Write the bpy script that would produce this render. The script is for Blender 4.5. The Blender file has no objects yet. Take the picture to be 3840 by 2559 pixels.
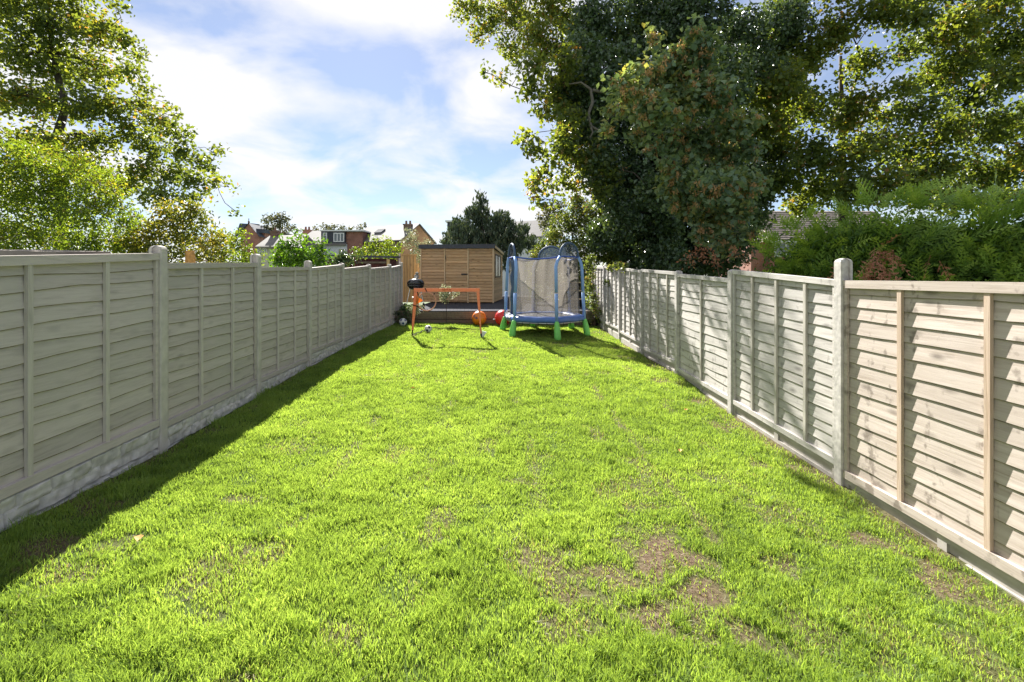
import bpy, math, random
import numpy as np
from mathutils import Vector

random.seed(7)
RNG = np.random.default_rng(11)
SC = bpy.context.scene
COL = SC.collection

# ------------------------------------------------------------------ camera
CAM_Z = 1.635
cam = bpy.data.cameras.new('camera')
cam.sensor_width = 36.0
cam.lens = 36.0 * 1730.0 / 3840.0
cam.shift_y = -249.5 / 3840.0
cam.clip_start = 0.05
cam.clip_end = 2000.0
cam_ob = bpy.data.objects.new('camera', cam)
cam_ob.location = (0, 0, CAM_Z)
cam_ob.rotation_euler = (math.radians(90), 0, 0)
COL.objects.link(cam_ob)
SC.camera = cam_ob

# ------------------------------------------------------------------ sun and sky
SUN_EL = math.radians(36.0)
SUN_AZ = math.radians(-18.0)            # from straight ahead (+Y) towards -X
SUN_DIR = Vector((math.sin(SUN_AZ) * math.cos(SUN_EL), math.cos(SUN_AZ) * math.cos(SUN_EL), math.sin(SUN_EL)))
sun = bpy.data.lights.new('sun', 'SUN')
sun.energy = 4.6
sun.angle = math.radians(0.55)
sun.color = (1.0, 0.965, 0.91)
sun_ob = bpy.data.objects.new('sun', sun)
sun_ob.rotation_euler = (-SUN_DIR).to_track_quat('-Z', 'Y').to_euler()
sun_ob.location = (-10, 30, 30)
COL.objects.link(sun_ob)

W = bpy.data.worlds.new('World')
SC.world = W
W.use_nodes = True
nt = W.node_tree
nt.nodes.clear()
def wn(t, **kw):
    n = nt.nodes.new(t)
    for k, v in kw.items():
        setattr(n, k, v)
    return n
w_out = wn('ShaderNodeOutputWorld')
w_bg = wn('ShaderNodeBackground')
w_bg.inputs['Strength'].default_value = 0.05
sky = wn('ShaderNodeTexSky', sky_type='NISHITA', sun_disc=False)
sky.sun_elevation = SUN_EL
sky.sun_rotation = SUN_AZ
sky.altitude = 100.0
sky.air_density = 1.0
sky.dust_density = 0.12
sky.ozone_density = 3.5
tc = wn('ShaderNodeTexCoord')
sep = wn('ShaderNodeSeparateXYZ')
nt.links.new(tc.outputs['Generated'], sep.inputs[0])
addz = wn('ShaderNodeMath', operation='ADD'); addz.inputs[1].default_value = 0.22
absz = wn('ShaderNodeMath', operation='ABSOLUTE')
nt.links.new(sep.outputs['Z'], absz.inputs[0]); nt.links.new(absz.outputs[0], addz.inputs[0])
dx = wn('ShaderNodeMath', operation='DIVIDE'); dy = wn('ShaderNodeMath', operation='DIVIDE')
nt.links.new(sep.outputs['X'], dx.inputs[0]); nt.links.new(addz.outputs[0], dx.inputs[1])
nt.links.new(sep.outputs['Y'], dy.inputs[0]); nt.links.new(addz.outputs[0], dy.inputs[1])
comb = wn('ShaderNodeCombineXYZ')
nt.links.new(dx.outputs[0], comb.inputs[0]); nt.links.new(dy.outputs[0], comb.inputs[1])
comb.inputs[2].default_value = 5.3
cn = wn('ShaderNodeTexNoise'); cn.inputs['Scale'].default_value = 2.3; cn.inputs['Detail'].default_value = 7.0
cn.inputs['Roughness'].default_value = 0.52; cn.inputs['Distortion'].default_value = 0.35
nt.links.new(comb.outputs[0], cn.inputs['Vector'])
cr = wn('ShaderNodeValToRGB')
cr.color_ramp.elements[0].position = 0.365; cr.color_ramp.elements[0].color = (0.22, 0.22, 0.22, 1)
cr.color_ramp.elements[1].position = 0.58; cr.color_ramp.elements[1].color = (1, 1, 1, 1)
# fewer clouds to the east of the garden (the +X side), as seen in the gaps between the trees
bias = wn('ShaderNodeMapRange'); bias.inputs['From Min'].default_value = 0.15; bias.inputs['From Max'].default_value = 0.75
bias.inputs['To Min'].default_value = 0.0; bias.inputs['To Max'].default_value = -0.25
nt.links.new(sep.outputs['X'], bias.inputs['Value'])
cadd = wn('ShaderNodeMath', operation='ADD')
nt.links.new(cn.outputs['Fac'], cadd.inputs[0]); nt.links.new(bias.outputs[0], cadd.inputs[1])
nt.links.new(cadd.outputs[0], cr.inputs['Fac'])
cmul = wn('ShaderNodeMath', operation='MULTIPLY'); cmul.inputs[1].default_value = 0.93
nt.links.new(cr.outputs['Color'], cmul.inputs[0])
cmix = wn('ShaderNodeMix', data_type='RGBA')
nt.links.new(cmul.outputs[0], cmix.inputs['Factor'])
smul = wn('ShaderNodeMix', data_type='RGBA', blend_type='MULTIPLY')
smul.inputs[0].default_value = 1.0
nt.links.new(sky.outputs['Color'], smul.inputs[6])
smul.inputs[7].default_value = (0.70, 0.70, 0.75, 1.0)
nt.links.new(smul.outputs[2], cmix.inputs[6])
cmix.inputs[7].default_value = (5.85, 5.8, 5.8, 1.0)
nt.links.new(cmix.outputs[2], w_bg.inputs['Color'])
nt.links.new(w_bg.outputs[0], w_out.inputs[0])

SC.view_settings.view_transform = 'Standard'
SC.view_settings.look = 'None'
SC.view_settings.exposure = 1.84
SC.view_settings.gamma = 1.0
SC.view_settings.use_curve_mapping = False
SC.cycles.use_denoising = True
SC.cycles.max_bounces = 8
SC.cycles.diffuse_bounces = 3
SC.cycles.transmission_bounces = 4
SC.cycles.transparent_max_bounces = 16

# ------------------------------------------------------------------ materials
def new_mat(name):
    m = bpy.data.materials.new(name)
    m.use_nodes = True
    t = m.node_tree
    b = t.nodes['Principled BSDF']
    return m, t, b

def N(t, typ, **kw):
    n = t.nodes.new(typ)
    for k, v in kw.items():
        setattr(n, k, v)
    return n

def ramp(t, stops):
    r = N(t, 'ShaderNodeValToRGB')
    e = r.color_ramp.elements
    while len(e) < len(stops):
        e.new(0.5)
    for i, (p, c) in enumerate(stops):
        e[i].position = p
        e[i].color = (c[0], c[1], c[2], 1)
    return r

def mixc(t, fac, a, b, mode='MIX'):
    m = N(t, 'ShaderNodeMix', data_type='RGBA', blend_type=mode)
    for src, i in ((fac, 0), (a, 6), (b, 7)):
        if hasattr(src, 'is_output'):
            t.links.new(src, m.inputs[i])
        elif i == 0:
            m.inputs[0].default_value = src
        else:
            m.inputs[i].default_value = (src[0], src[1], src[2], 1)
    return m.outputs[2]

def plain(name, c, rough=0.6, metal=0.0, var=0.12, scale=6.0, bump=0.0, spec=0.4):
    m, t, b = new_mat(name)
    co = N(t, 'ShaderNodeTexCoord')
    n = N(t, 'ShaderNodeTexNoise'); n.inputs['Scale'].default_value = scale; n.inputs['Detail'].default_value = 5
    t.links.new(co.outputs['Object'], n.inputs['Vector'])
    lo = [x * (1 - var) for x in c]; hi = [min(1, x * (1 + var)) for x in c]
    r = ramp(t, [(0.3, lo), (0.7, hi)])
    t.links.new(n.outputs['Fac'], r.inputs['Fac'])
    t.links.new(r.outputs['Color'], b.inputs['Base Color'])
    b.inputs['Roughness'].default_value = rough
    b.inputs['Metallic'].default_value = metal
    b.inputs['Specular IOR Level'].default_value = spec
    if bump:
        bp = N(t, 'ShaderNodeBump'); bp.inputs['Strength'].default_value = bump; bp.inputs['Distance'].default_value = 0.01
        t.links.new(n.outputs['Fac'], bp.inputs['Height'])
        t.links.new(bp.outputs[0], b.inputs['Normal'])
    return m

def wood(name, dark, mid, light, scale, stain=None, knots=0.5, rough=0.8, objvar=0.16, drip=0):
    """grain runs along the axis with the smallest entry of scale"""
    m, t, b = new_mat(name)
    co = N(t, 'ShaderNodeTexCoord')
    oi = N(t, 'ShaderNodeObjectInfo')
    off = N(t, 'ShaderNodeVectorMath', operation='ADD')
    mulr = N(t, 'ShaderNodeMath', operation='MULTIPLY'); mulr.inputs[1].default_value = 37.0
    t.links.new(oi.outputs['Random'], mulr.inputs[0])
    t.links.new(co.outputs['Object'], off.inputs[0]); t.links.new(mulr.outputs[0], off.inputs[1])
    mp = N(t, 'ShaderNodeMapping'); mp.inputs['Scale'].default_value = scale
    t.links.new(off.outputs[0], mp.inputs['Vector'])
    g = N(t, 'ShaderNodeTexNoise'); g.inputs['Scale'].default_value = 1.0; g.inputs['Detail'].default_value = 8; g.inputs['Roughness'].default_value = 0.68
    g.inputs['Distortion'].default_value = 0.6
    t.links.new(mp.outputs[0], g.inputs['Vector'])
    r = ramp(t, [(0.30, dark), (0.5, mid), (0.72, light)])
    t.links.new(g.outputs['Fac'], r.inputs['Fac'])
    col = r.outputs['Color']
    # knots
    if knots:
        mk = N(t, 'ShaderNodeMapping'); mk.inputs['Scale'].default_value = tuple(3.2 if s == min(scale) else 8.0 for s in scale)
        t.links.new(off.outputs[0], mk.inputs['Vector'])
        v = N(t, 'ShaderNodeTexVoronoi'); v.inputs['Scale'].default_value = 1.0
        t.links.new(mk.outputs[0], v.inputs['Vector'])
        kr = ramp(t, [(0.06, (1, 1, 1)), (0.26, (0, 0, 0))])
        t.links.new(v.outputs['Distance'], kr.inputs['Fac'])
        km = N(t, 'ShaderNodeMath', operation='MULTIPLY'); km.inputs[1].default_value = knots
        t.links.new(kr.outputs['Color'], km.inputs[0])
        col = mixc(t, km.outputs[0], col, tuple(x * 0.42 for x in dark))
    # broad weathering
    wn_ = N(t, 'ShaderNodeTexNoise'); wn_.inputs['Scale'].default_value = 1.3; wn_.inputs['Detail'].default_value = 4
    t.links.new(co.outputs['Object'], wn_.inputs['Vector'])
    wr = ramp(t, [(0.42, (0, 0, 0)), (0.7, (1, 1, 1))])
    t.links.new(wn_.outputs['Fac'], wr.inputs['Fac'])
    if stain:
        wm = N(t, 'ShaderNodeMath', operation='MULTIPLY'); wm.inputs[1].default_value = 0.55
        t.links.new(wr.outputs['Color'], wm.inputs[0])
        col = mixc(t, wm.outputs[0], col, stain)
    if drip:          # resin and knot marks that line up from board to board
        dm = N(t, 'ShaderNodeMapping'); dm.inputs['Scale'].default_value = (9, 9, 0.9)
        t.links.new(co.outputs['Object'], dm.inputs['Vector'])
        dn = N(t, 'ShaderNodeTexNoise'); dn.inputs['Scale'].default_value = 1.0; dn.inputs['Detail'].default_value = 3
        t.links.new(dm.outputs[0], dn.inputs['Vector'])
        d2 = N(t, 'ShaderNodeTexNoise'); d2.inputs['Scale'].default_value = 16; d2.inputs['Detail'].default_value = 4
        t.links.new(co.outputs['Object'], d2.inputs['Vector'])
        da = N(t, 'ShaderNodeMath', operation='MULTIPLY'); t.links.new(dn.outputs['Fac'], da.inputs[0]); t.links.new(d2.outputs['Fac'], da.inputs[1])
        dr = ramp(t, [(0.315, (0, 0, 0)), (0.40, (drip, drip, drip))])
        t.links.new(da.outputs[0], dr.inputs['Fac'])
        col = mixc(t, dr.outputs['Color'], col, tuple(x * .52 for x in dark))
    hv = N(t, 'ShaderNodeHueSaturation')
    mr = N(t, 'ShaderNodeMapRange'); mr.inputs['To Min'].default_value = 1 - objvar; mr.inputs['To Max'].default_value = 1 + objvar
    t.links.new(oi.outputs['Random'], mr.inputs['Value'])
    t.links.new(mr.outputs[0], hv.inputs['Value'])
    t.links.new(col, hv.inputs['Color'])
    t.links.new(hv.outputs[0], b.inputs['Base Color'])
    b.inputs['Roughness'].default_value = rough
    b.inputs['Specular IOR Level'].default_value = 0.25
    bp = N(t, 'ShaderNodeBump'); bp.inputs['Strength'].default_value = 0.35; bp.inputs['Distance'].default_value = 0.006
    t.links.new(g.outputs['Fac'], bp.inputs['Height'])
    t.links.new(bp.outputs[0], b.inputs['Normal'])
    return m

def leaf_mat(name, stops, transl=0.42, trans_gain=1.5, warm=(1.15, 1.0, 0.45), rough=0.45, spec=0.35):
    m, t, b = new_mat(name)
    at = N(t, 'ShaderNodeAttribute', attribute_name='tint')
    r = ramp(t, stops)
    t.links.new(at.outputs['Fac'], r.inputs['Fac'])
    t.links.new(r.outputs['Color'], b.inputs['Base Color'])
    b.inputs['Roughness'].default_value = rough
    b.inputs['Specular IOR Level'].default_value = spec
    tr = N(t, 'ShaderNodeBsdfTranslucent')
    tc_ = mixc(t, 1.0, r.outputs['Color'], tuple(trans_gain * w for w in warm), 'MULTIPLY')
    t.links.new(tc_, tr.inputs['Color'])
    mx = N(t, 'ShaderNodeMixShader'); mx.inputs[0].default_value = transl
    t.links.new(b.outputs[0], mx.inputs[1]); t.links.new(tr.outputs[0], mx.inputs[2])
    t.links.new(mx.outputs[0], t.nodes['Material Output'].inputs['Surface'])
    return m

def brick_mat(name, c1, c2, mortar, scale=9.0):
    m, t, b = new_mat(name)
    co = N(t, 'ShaderNodeTexCoord')
    # brick pattern on both facings: use x+y as the horizontal coordinate
    sp = N(t, 'ShaderNodeSeparateXYZ'); t.links.new(co.outputs['Object'], sp.inputs[0])
    a = N(t, 'ShaderNodeMath', operation='ADD'); t.links.new(sp.outputs['X'], a.inputs[0]); t.links.new(sp.outputs['Y'], a.inputs[1])
    cb = N(t, 'ShaderNodeCombineXYZ'); t.links.new(a.outputs[0], cb.inputs[0]); t.links.new(sp.outputs['Z'], cb.inputs[1])
    br = N(t, 'ShaderNodeTexBrick'); br.inputs['Scale'].default_value = scale * 0.5
    br.inputs['Color1'].default_value = (*c1, 1); br.inputs['Color2'].default_value = (*c2, 1); br.inputs['Mortar'].default_value = (*mortar, 1)
    br.inputs['Mortar Size'].default_value = 0.03
    t.links.new(cb.outputs[0], br.inputs['Vector'])
    n = N(t, 'ShaderNodeTexNoise'); n.inputs['Scale'].default_value = 1.2; n.inputs['Detail'].default_value = 6
    t.links.new(co.outputs['Object'], n.inputs['Vector'])
    rr = ramp(t, [(0.3, (0.7, 0.7, 0.7)), (0.7, (1.15, 1.15, 1.15))])
    t.links.new(n.outputs['Fac'], rr.inputs['Fac'])
    t.links.new(mixc(t, 1.0, br.outputs['Color'], rr.outputs['Color'], 'MULTIPLY'), b.inputs['Base Color'])
    b.inputs['Roughness'].default_value = 0.9
    return m

def roof_mat(name, c, dark=0.6, rows=4.0):
    m, t, b = new_mat(name)
    co = N(t, 'ShaderNodeTexCoord')
    n = N(t, 'ShaderNodeTexNoise'); n.inputs['Scale'].default_value = 2.4; n.inputs['Detail'].default_value = 8; n.inputs['Roughness'].default_value = 0.7
    t.links.new(co.outputs['Object'], n.inputs['Vector'])
    r = ramp(t, [(0.32, [x * dark for x in c]), (0.7, [min(1, x * 1.15) for x in c])])
    t.links.new(n.outputs['Fac'], r.inputs['Fac'])
    t.links.new(r.outputs['Color'], b.inputs['Base Color'])
    b.inputs['Roughness'].default_value = 0.75
    return m

M = {}
M['fence_left'] = wood('weathered_olive_fence_wood', (0.42, 0.365, 0.325), (0.53, 0.462, 0.418), (0.59, 0.52, 0.475), (26, 1.6, 34), stain=(0.475, 0.44, 0.38), knots=0.35, objvar=0.10)
M['fence_right'] = wood('weathered_grey_fence_wood', (0.34, 0.31, 0.28), (0.49, 0.455, 0.42), (0.58, 0.545, 0.51), (26, 1.6, 34), stain=(0.43, 0.415, 0.385), knots=0.8, objvar=0.10, drip=.5)
M['fence_new'] = wood('pale_tan_fence_wood', (0.34, 0.275, 0.225), (0.47, 0.40, 0.345), (0.56, 0.495, 0.44), (26, 1.6, 34), stain=(0.45, 0.385, 0.33), knots=0.8, objvar=0.07, drip=.75)
M['batten_new'] = wood('orange_tan_batten_wood', (0.37, 0.265, 0.19), (0.49, 0.375, 0.285), (0.56, 0.45, 0.36), (40, 40, 2.2), knots=0.3, objvar=0.05)
M['batten_old'] = wood('grey_batten_wood', (0.33, 0.30, 0.255), (0.46, 0.425, 0.37), (0.53, 0.50, 0.44), (40, 40, 2.2), knots=0.3, objvar=0.08)
M['batten_left'] = wood('olive_batten_wood', (0.46, 0.41, 0.355), (0.57, 0.515, 0.455), (0.63, 0.575, 0.515), (40, 40, 2.2), knots=0.3, objvar=0.06)
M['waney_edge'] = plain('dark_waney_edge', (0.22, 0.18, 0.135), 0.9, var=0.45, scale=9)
M['post_left'] = plain('olive_grey_concrete', (0.55, 0.50, 0.445), 0.85, var=0.14, scale=9, bump=0.25)
M['post_right'] = plain('pale_concrete', (0.49, 0.455, 0.42), 0.85, var=0.2, scale=22, bump=0.3)
M['gravel_left'] = plain('rock_faced_concrete', (0.60, 0.56, 0.51), 0.9, var=0.22, scale=14, bump=0.5)
M['gravel_right'] = plain('smooth_concrete', (0.40, 0.37, 0.33), 0.85, var=0.16, scale=8, bump=0.2)
M['shed'] = wood('golden_shed_wood', (0.46, 0.265, 0.12), (0.62, 0.40, 0.21), (0.72, 0.50, 0.29), (1.5, 20, 26), stain=(0.55, 0.38, 0.23), knots=0.8, objvar=0.2)
M['shed_trim'] = wood('pale_shed_trim_wood', (0.55, 0.38, 0.20), (0.70, 0.52, 0.31), (0.78, 0.61, 0.40), (30, 30, 2.0), knots=0.3, objvar=0.05)
M['felt'] = plain('dark_roof_felt', (0.075, 0.08, 0.095), 0.85, var=0.2, scale=18)
M['iron'] = plain('black_iron', (0.02, 0.02, 0.022), 0.5)
M['glass'] = plain('dark_window_glass', (0.02, 0.022, 0.025), 0.25, spec=0.3)
M['sleeper'] = wood('old_sleeper_wood', (0.11, 0.08, 0.058), (0.18, 0.135, 0.10), (0.25, 0.20, 0.155), (1.4, 22, 26), knots=0.4, objvar=0.2)
M['deck'] = wood('blue_grey_deck_wood', (0.045, 0.045, 0.05), (0.07, 0.07, 0.08), (0.10, 0.10, 0.11), (1.4, 9, 20), knots=0.2, objvar=0.1, rough=0.95)
M['deck'].node_tree.nodes['Principled BSDF'].inputs['Specular IOR Level'].default_value = 0.04
M['gate'] = wood('honey_gate_wood', (0.40, 0.245, 0.10), (0.56, 0.385, 0.18), (0.66, 0.49, 0.26), (24, 24, 1.4), knots=0.4, objvar=0.15)
M['darkred'] = wood('dark_red_shed_paint', (0.055, 0.018, 0.016), (0.10, 0.035, 0.032), (0.15, 0.065, 0.058), (24, 24, 1.4), knots=0.2, objvar=0.25)
M['bark'] = wood('grey_brown_bark', (0.03, 0.025, 0.02), (0.065, 0.054, 0.042), (0.11, 0.092, 0.072), (12, 12, 2.5), knots=0, objvar=0.1)
M['pale_branch'] = plain('pale_bare_branch', (0.15, 0.135, 0.11), 0.85, var=0.25, scale=14)
M['cutwood'] = plain('fresh_cut_wood', (0.62, 0.33, 0.10), 0.8, var=0.3, scale=22)
M['foam'] = plain('blue_foam_sleeve', (0.25, 0.41, 0.74), 0.6, var=0.05, scale=5, spec=0.2)
M['pad'] = plain('blue_vinyl_pad', (0.08, 0.165, 0.46), 0.38, var=0.12, scale=7, spec=0.5)
M['hem'] = plain('blue_net_hem', (0.04, 0.10, 0.42), 0.55)
M['foot'] = plain('bright_green_foot', (0.20, 0.62, 0.14), 0.4, var=0.08, scale=9)
M['mat'] = plain('dark_jumping_mat', (0.13, 0.13, 0.14), 0.45, var=0.3, scale=14, spec=0.5)
M['tarp'] = plain('navy_arch_fabric', (0.07, 0.115, 0.20), 0.6)
M['orange_fabric'] = plain('orange_goal_fabric', (0.62, 0.20, 0.08), 0.7, var=0.15, scale=8)
M['orange_dark'] = plain('dark_orange_print', (0.40, 0.10, 0.02), 0.7)
M['ring'] = plain('faded_orange_hoop', (0.56, 0.30, 0.20), 0.55)
M['pennant'] = plain('light_orange_pennant', (0.72, 0.30, 0.07), 0.7)
M['black'] = plain('black_strap', (0.018, 0.018, 0.02), 0.9, spec=0.05)
M['white'] = plain('white_fabric', (0.75, 0.75, 0.73), 0.7)
M['orange_ball'] = plain('orange_rubber', (0.80, 0.20, 0.015), 0.35, var=0.06, spec=0.5)
M['red_ball'] = plain('red_rubber', (0.72, 0.025, 0.02), 0.35, var=0.06, spec=0.5)
M['faded_print'] = plain('faded_mauve_print', (0.30, 0.13, 0.13), 0.6, var=0.5, scale=25)
M['enamel'] = plain('black_enamel', (0.012, 0.012, 0.014), 0.16, spec=0.7)
M['steel'] = plain('brushed_steel', (0.55, 0.55, 0.56), 0.3, metal=0.9)
M['stone'] = plain('grey_stone_ornament', (0.33, 0.32, 0.30), 0.85, var=0.35, scale=30)
M['ball_white'] = plain('white_ball_leather', (0.72, 0.72, 0.70), 0.4)
M['ball_blue'] = plain('navy_ball_leather', (0.04, 0.08, 0.22), 0.4)
M['red_brick'] = brick_mat('red_brick', (0.36, 0.145, 0.10), (0.30, 0.12, 0.085), (0.36, 0.24, 0.20))
M['brown_brick'] = brick_mat('brown_brick', (0.25, 0.15, 0.11), (0.20, 0.12, 0.09), (0.26, 0.20, 0.16))
M['sunlit_brick'] = brick_mat('painted_sunlit_brick', (0.50, 0.26, 0.12), (0.44, 0.22, 0.10), (0.5, 0.33, 0.2))  # gable brick with the sunlight put into its colour
M['slate'] = roof_mat('blue_slate', (0.075, 0.085, 0.11), 0.7)
M['tan_roof'] = roof_mat('pale_tan_roof', (0.19, 0.175, 0.155), 0.75)
M['pale_roof'] = roof_mat('bleached_roof_tiles', (0.185, 0.172, 0.16), 0.75)
M['brown_tile'] = roof_mat('brown_roof_tiles', (0.30, 0.25, 0.21), 0.65)
M['cream'] = plain('cream_render', (0.55, 0.52, 0.42), 0.9)
M['white_render'] = plain('white_render', (0.72, 0.74, 0.78), 0.9, var=0.05)
M['grey_clad'] = plain('charcoal_cladding', (0.055, 0.06, 0.075), 0.7)
M['upvc'] = plain('white_window_frame', (0.80, 0.80, 0.79), 0.4, var=0.03)
M['clay'] = plain('clay_chimney_pot', (0.20, 0.12, 0.09), 0.9)
M['pane'] = plain('grey_green_pane', (0.10, 0.12, 0.12), 0.1, spec=0.8)

def fabric(name, c, transl=.4, see=0.0):
    m = plain(name, c, 0.75, var=0.12, scale=9)
    t = m.node_tree; b = t.nodes['Principled BSDF']
    tl = N(t, 'ShaderNodeBsdfTranslucent'); tl.inputs['Color'].default_value = (*c, 1)
    m1 = N(t, 'ShaderNodeMixShader'); m1.inputs[0].default_value = transl
    t.links.new(b.outputs[0], m1.inputs[1]); t.links.new(tl.outputs[0], m1.inputs[2])
    last = m1
    if see:
        tp = N(t, 'ShaderNodeBsdfTransparent'); m2 = N(t, 'ShaderNodeMixShader'); m2.inputs[0].default_value = see
        t.links.new(m1.outputs[0], m2.inputs[1]); t.links.new(tp.outputs[0], m2.inputs[2]); last = m2
    t.links.new(last.outputs[0], t.nodes['Material Output'].inputs['Surface'])
    return m
M['orange_fabric'] = fabric('orange_goal_fabric', (0.62, 0.30, 0.175), .38)
M['pennant'] = fabric('light_orange_pennant', (0.80, 0.34, 0.09), .5)
M['ring'] = fabric('faded_orange_hoop', (0.66, 0.36, 0.25), .2)
M['arch_mesh'] = fabric('navy_arch_mesh', (0.07, 0.095, 0.13), .4, .5)
M['grass'] = leaf_mat('lawn_grass', [(0.0, (0.27, 0.21, 0.12)), (0.10, (0.28, 0.27, 0.13)), (0.22, (0.125, 0.20, 0.05)), (0.6, (0.235, 0.350, 0.075)), (1.0, (0.35, 0.46, 0.13))], 0.48, 1.55, (1.09, 1.0, 0.50), 0.5, 0.3)
M['syc'] = leaf_mat('olive_sycamore_leaf', [(0, (0.05, 0.088, 0.03)), (0.45, (0.10, 0.15, 0.04)), (0.78, (0.15, 0.20, 0.05)), (0.92, (0.20, 0.17, 0.04)), (1, (0.25, 0.15, 0.06))], 0.5, 1.9, (1.25, 1.0, 0.30))
M['syc_dark'] = leaf_mat('blue_green_sycamore_leaf', [(0, (0.07, 0.125, 0.08)), (0.5, (0.155, 0.24, 0.155)), (0.85, (0.22, 0.30, 0.16)), (1, (0.28, 0.29, 0.11))], 0.38, 1.7, (1.2, 1.0, 0.35))
M['ivy'] = leaf_mat('dark_ivy_leaf', [(0, (0.028, 0.054, 0.03)), (0.5, (0.068, 0.12, 0.06)), (0.85, (0.115, 0.18, 0.075)), (1, (0.16, 0.22, 0.06))], 0.25, 1.6, (1.2, 1.0, 0.35), rough=0.32, spec=0.55)
M['bright'] = leaf_mat('bright_green_shrub_leaf', [(0, (0.045, 0.085, 0.02)), (0.5, (0.11, 0.18, 0.03)), (0.85, (0.18, 0.26, 0.04)), (1, (0.24, 0.24, 0.05))], 0.45, 1.7, (1.15, 1.0, 0.30))
M['yellowish'] = leaf_mat('yellow_green_shrub_leaf', [(0, (0.045, 0.075, 0.015)), (0.5, (0.12, 0.16, 0.025)), (0.85, (0.22, 0.23, 0.05)), (1, (0.30, 0.25, 0.05))], 0.42, 1.6, (1.15, 1.0, 0.4))
M['laurel'] = leaf_mat('glossy_laurel_leaf', [(0, (0.03, 0.08, 0.012)), (0.5, (0.07, 0.17, 0.02)), (1, (0.14, 0.26, 0.03))], 0.4, 1.7, (1.15, 1.0, 0.30), rough=0.25, spec=0.6)
M['yew'] = leaf_mat('dark_yew_needle', [(0, (0.028, 0.052, 0.036)), (0.6, (0.075, 0.115, 0.075)), (1, (0.17, 0.20, 0.13))], 0.15, 1.4)
M['pale_leaf'] = leaf_mat('silvery_pale_leaf', [(0, (0.10, 0.13, 0.07)), (0.5, (0.22, 0.25, 0.16)), (1, (0.45, 0.46, 0.36))], 0.3, 1.3, (1.05, 1, 0.7))
M['cypress'] = leaf_mat('lime_cypress_spray', [(0, (0.07, 0.14, 0.035)), (0.5, (0.17, 0.29, 0.06)), (0.85, (0.27, 0.40, 0.075)), (1, (0.34, 0.46, 0.10))], 0.42, 1.7, (1.1, 1.0, 0.35))
M['deadspray'] = leaf_mat('dead_rust_spray', [(0, (0.22, 0.09, 0.045)), (1, (0.56, 0.26, 0.14))], 0.3, 1.3, (1.1, 1, 0.7))
M['keys'] = leaf_mat('orange_brown_seed_key', [(0, (0.34, 0.205, 0.09)), (1, (0.62, 0.41, 0.21))], 0.35, 1.4, (1.1, 1, 0.6))
M['haze_tree'] = leaf_mat('far_olive_leaf', [(0, (0.045, 0.06, 0.035)), (0.6, (0.10, 0.115, 0.06)), (1, (0.17, 0.16, 0.09))], 0.3, 1.4, (1.1, 1, 0.5))
M['bramble'] = leaf_mat('pale_bramble_leaf', [(0, (0.04, 0.07, 0.02)), (0.5, (0.10, 0.14, 0.035)), (0.9, (0.20, 0.23, 0.08)), (1, (0.24, 0.15, 0.09))], 0.4, 1.6, (1.1, 1, 0.45))
M['twigs'] = plain('brown_dry_twig', (0.22, 0.13, 0.07), 0.9)

# net: a fine mesh read as partly see-through cloth
def net_mat():
    m, t, b = new_mat('fine_grey_net')
    b.inputs['Base Color'].default_value = (0.20, 0.185, 0.165, 1); b.inputs['Roughness'].default_value = 0.9
    tl = N(t, 'ShaderNodeBsdfTranslucent'); tl.inputs['Color'].default_value = (0.20, 0.18, 0.155, 1)
    m1 = N(t, 'ShaderNodeMixShader'); m1.inputs[0].default_value = 0.5
    t.links.new(b.outputs[0], m1.inputs[1]); t.links.new(tl.outputs[0], m1.inputs[2])
    tp = N(t, 'ShaderNodeBsdfTransparent')
    co = N(t, 'ShaderNodeTexCoord')
    n = N(t, 'ShaderNodeTexNoise'); n.inputs['Scale'].default_value = 45; n.inputs['Detail'].default_value = 3
    t.links.new(co.outputs['Object'], n.inputs['Vector'])
    mr = N(t, 'ShaderNodeMapRange'); mr.inputs['From Min'].default_value = 0.3; mr.inputs['From Max'].default_value = 0.7
    mr.inputs['To Min'].default_value = 0.42; mr.inputs['To Max'].default_value = 0.72
    t.links.new(n.outputs['Fac'], mr.inputs['Value'])
    m2 = N(t, 'ShaderNodeMixShader')
    t.links.new(mr.outputs[0], m2.inputs[0])
    t.links.new(tp.outputs[0], m2.inputs[1]); t.links.new(m1.outputs[0], m2.inputs[2])
    t.links.new(m2.outputs[0], t.nodes['Material Output'].inputs['Surface'])
    return m
M['net'] = net_mat()

def lawn_mat():
    m, t, b = new_mat('thatch_and_soil')
    at = N(t, 'ShaderNodeAttribute', attribute_name='bare')
    co = N(t, 'ShaderNodeTexCoord')
    n = N(t, 'ShaderNodeTexNoise'); n.inputs['Scale'].default_value = 26; n.inputs['Detail'].default_value = 8; n.inputs['Roughness'].default_value = 0.75
    t.links.new(co.outputs['Object'], n.inputs['Vector'])
    gr = ramp(t, [(0.3, (0.045, 0.075, 0.02)), (0.55, (0.10, 0.15, 0.035)), (0.75, (0.17, 0.20, 0.07))])
    t.links.new(n.outputs['Fac'], gr.inputs['Fac'])
    so = ramp(t, [(0.3, (0.07, 0.045, 0.03)), (0.5, (0.15, 0.105, 0.072)), (0.72, (0.30, 0.235, 0.165))])
    t.links.new(n.outputs['Fac'], so.inputs['Fac'])
    t.links.new(mixc(t, at.outputs['Fac'], gr.outputs['Color'], so.outputs['Color']), b.inputs['Base Color'])
    b.inputs['Roughness'].default_value = 0.95; b.inputs['Specular IOR Level'].default_value = 0.03
    bp = N(t, 'ShaderNodeBump'); bp.inputs['Strength'].default_value = 0.8; bp.inputs['Distance'].default_value = 0.03
    t.links.new(n.outputs['Fac'], bp.inputs['Height']); t.links.new(bp.outputs[0], b.inputs['Normal'])
    return m
M['lawn'] = lawn_mat()
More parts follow.
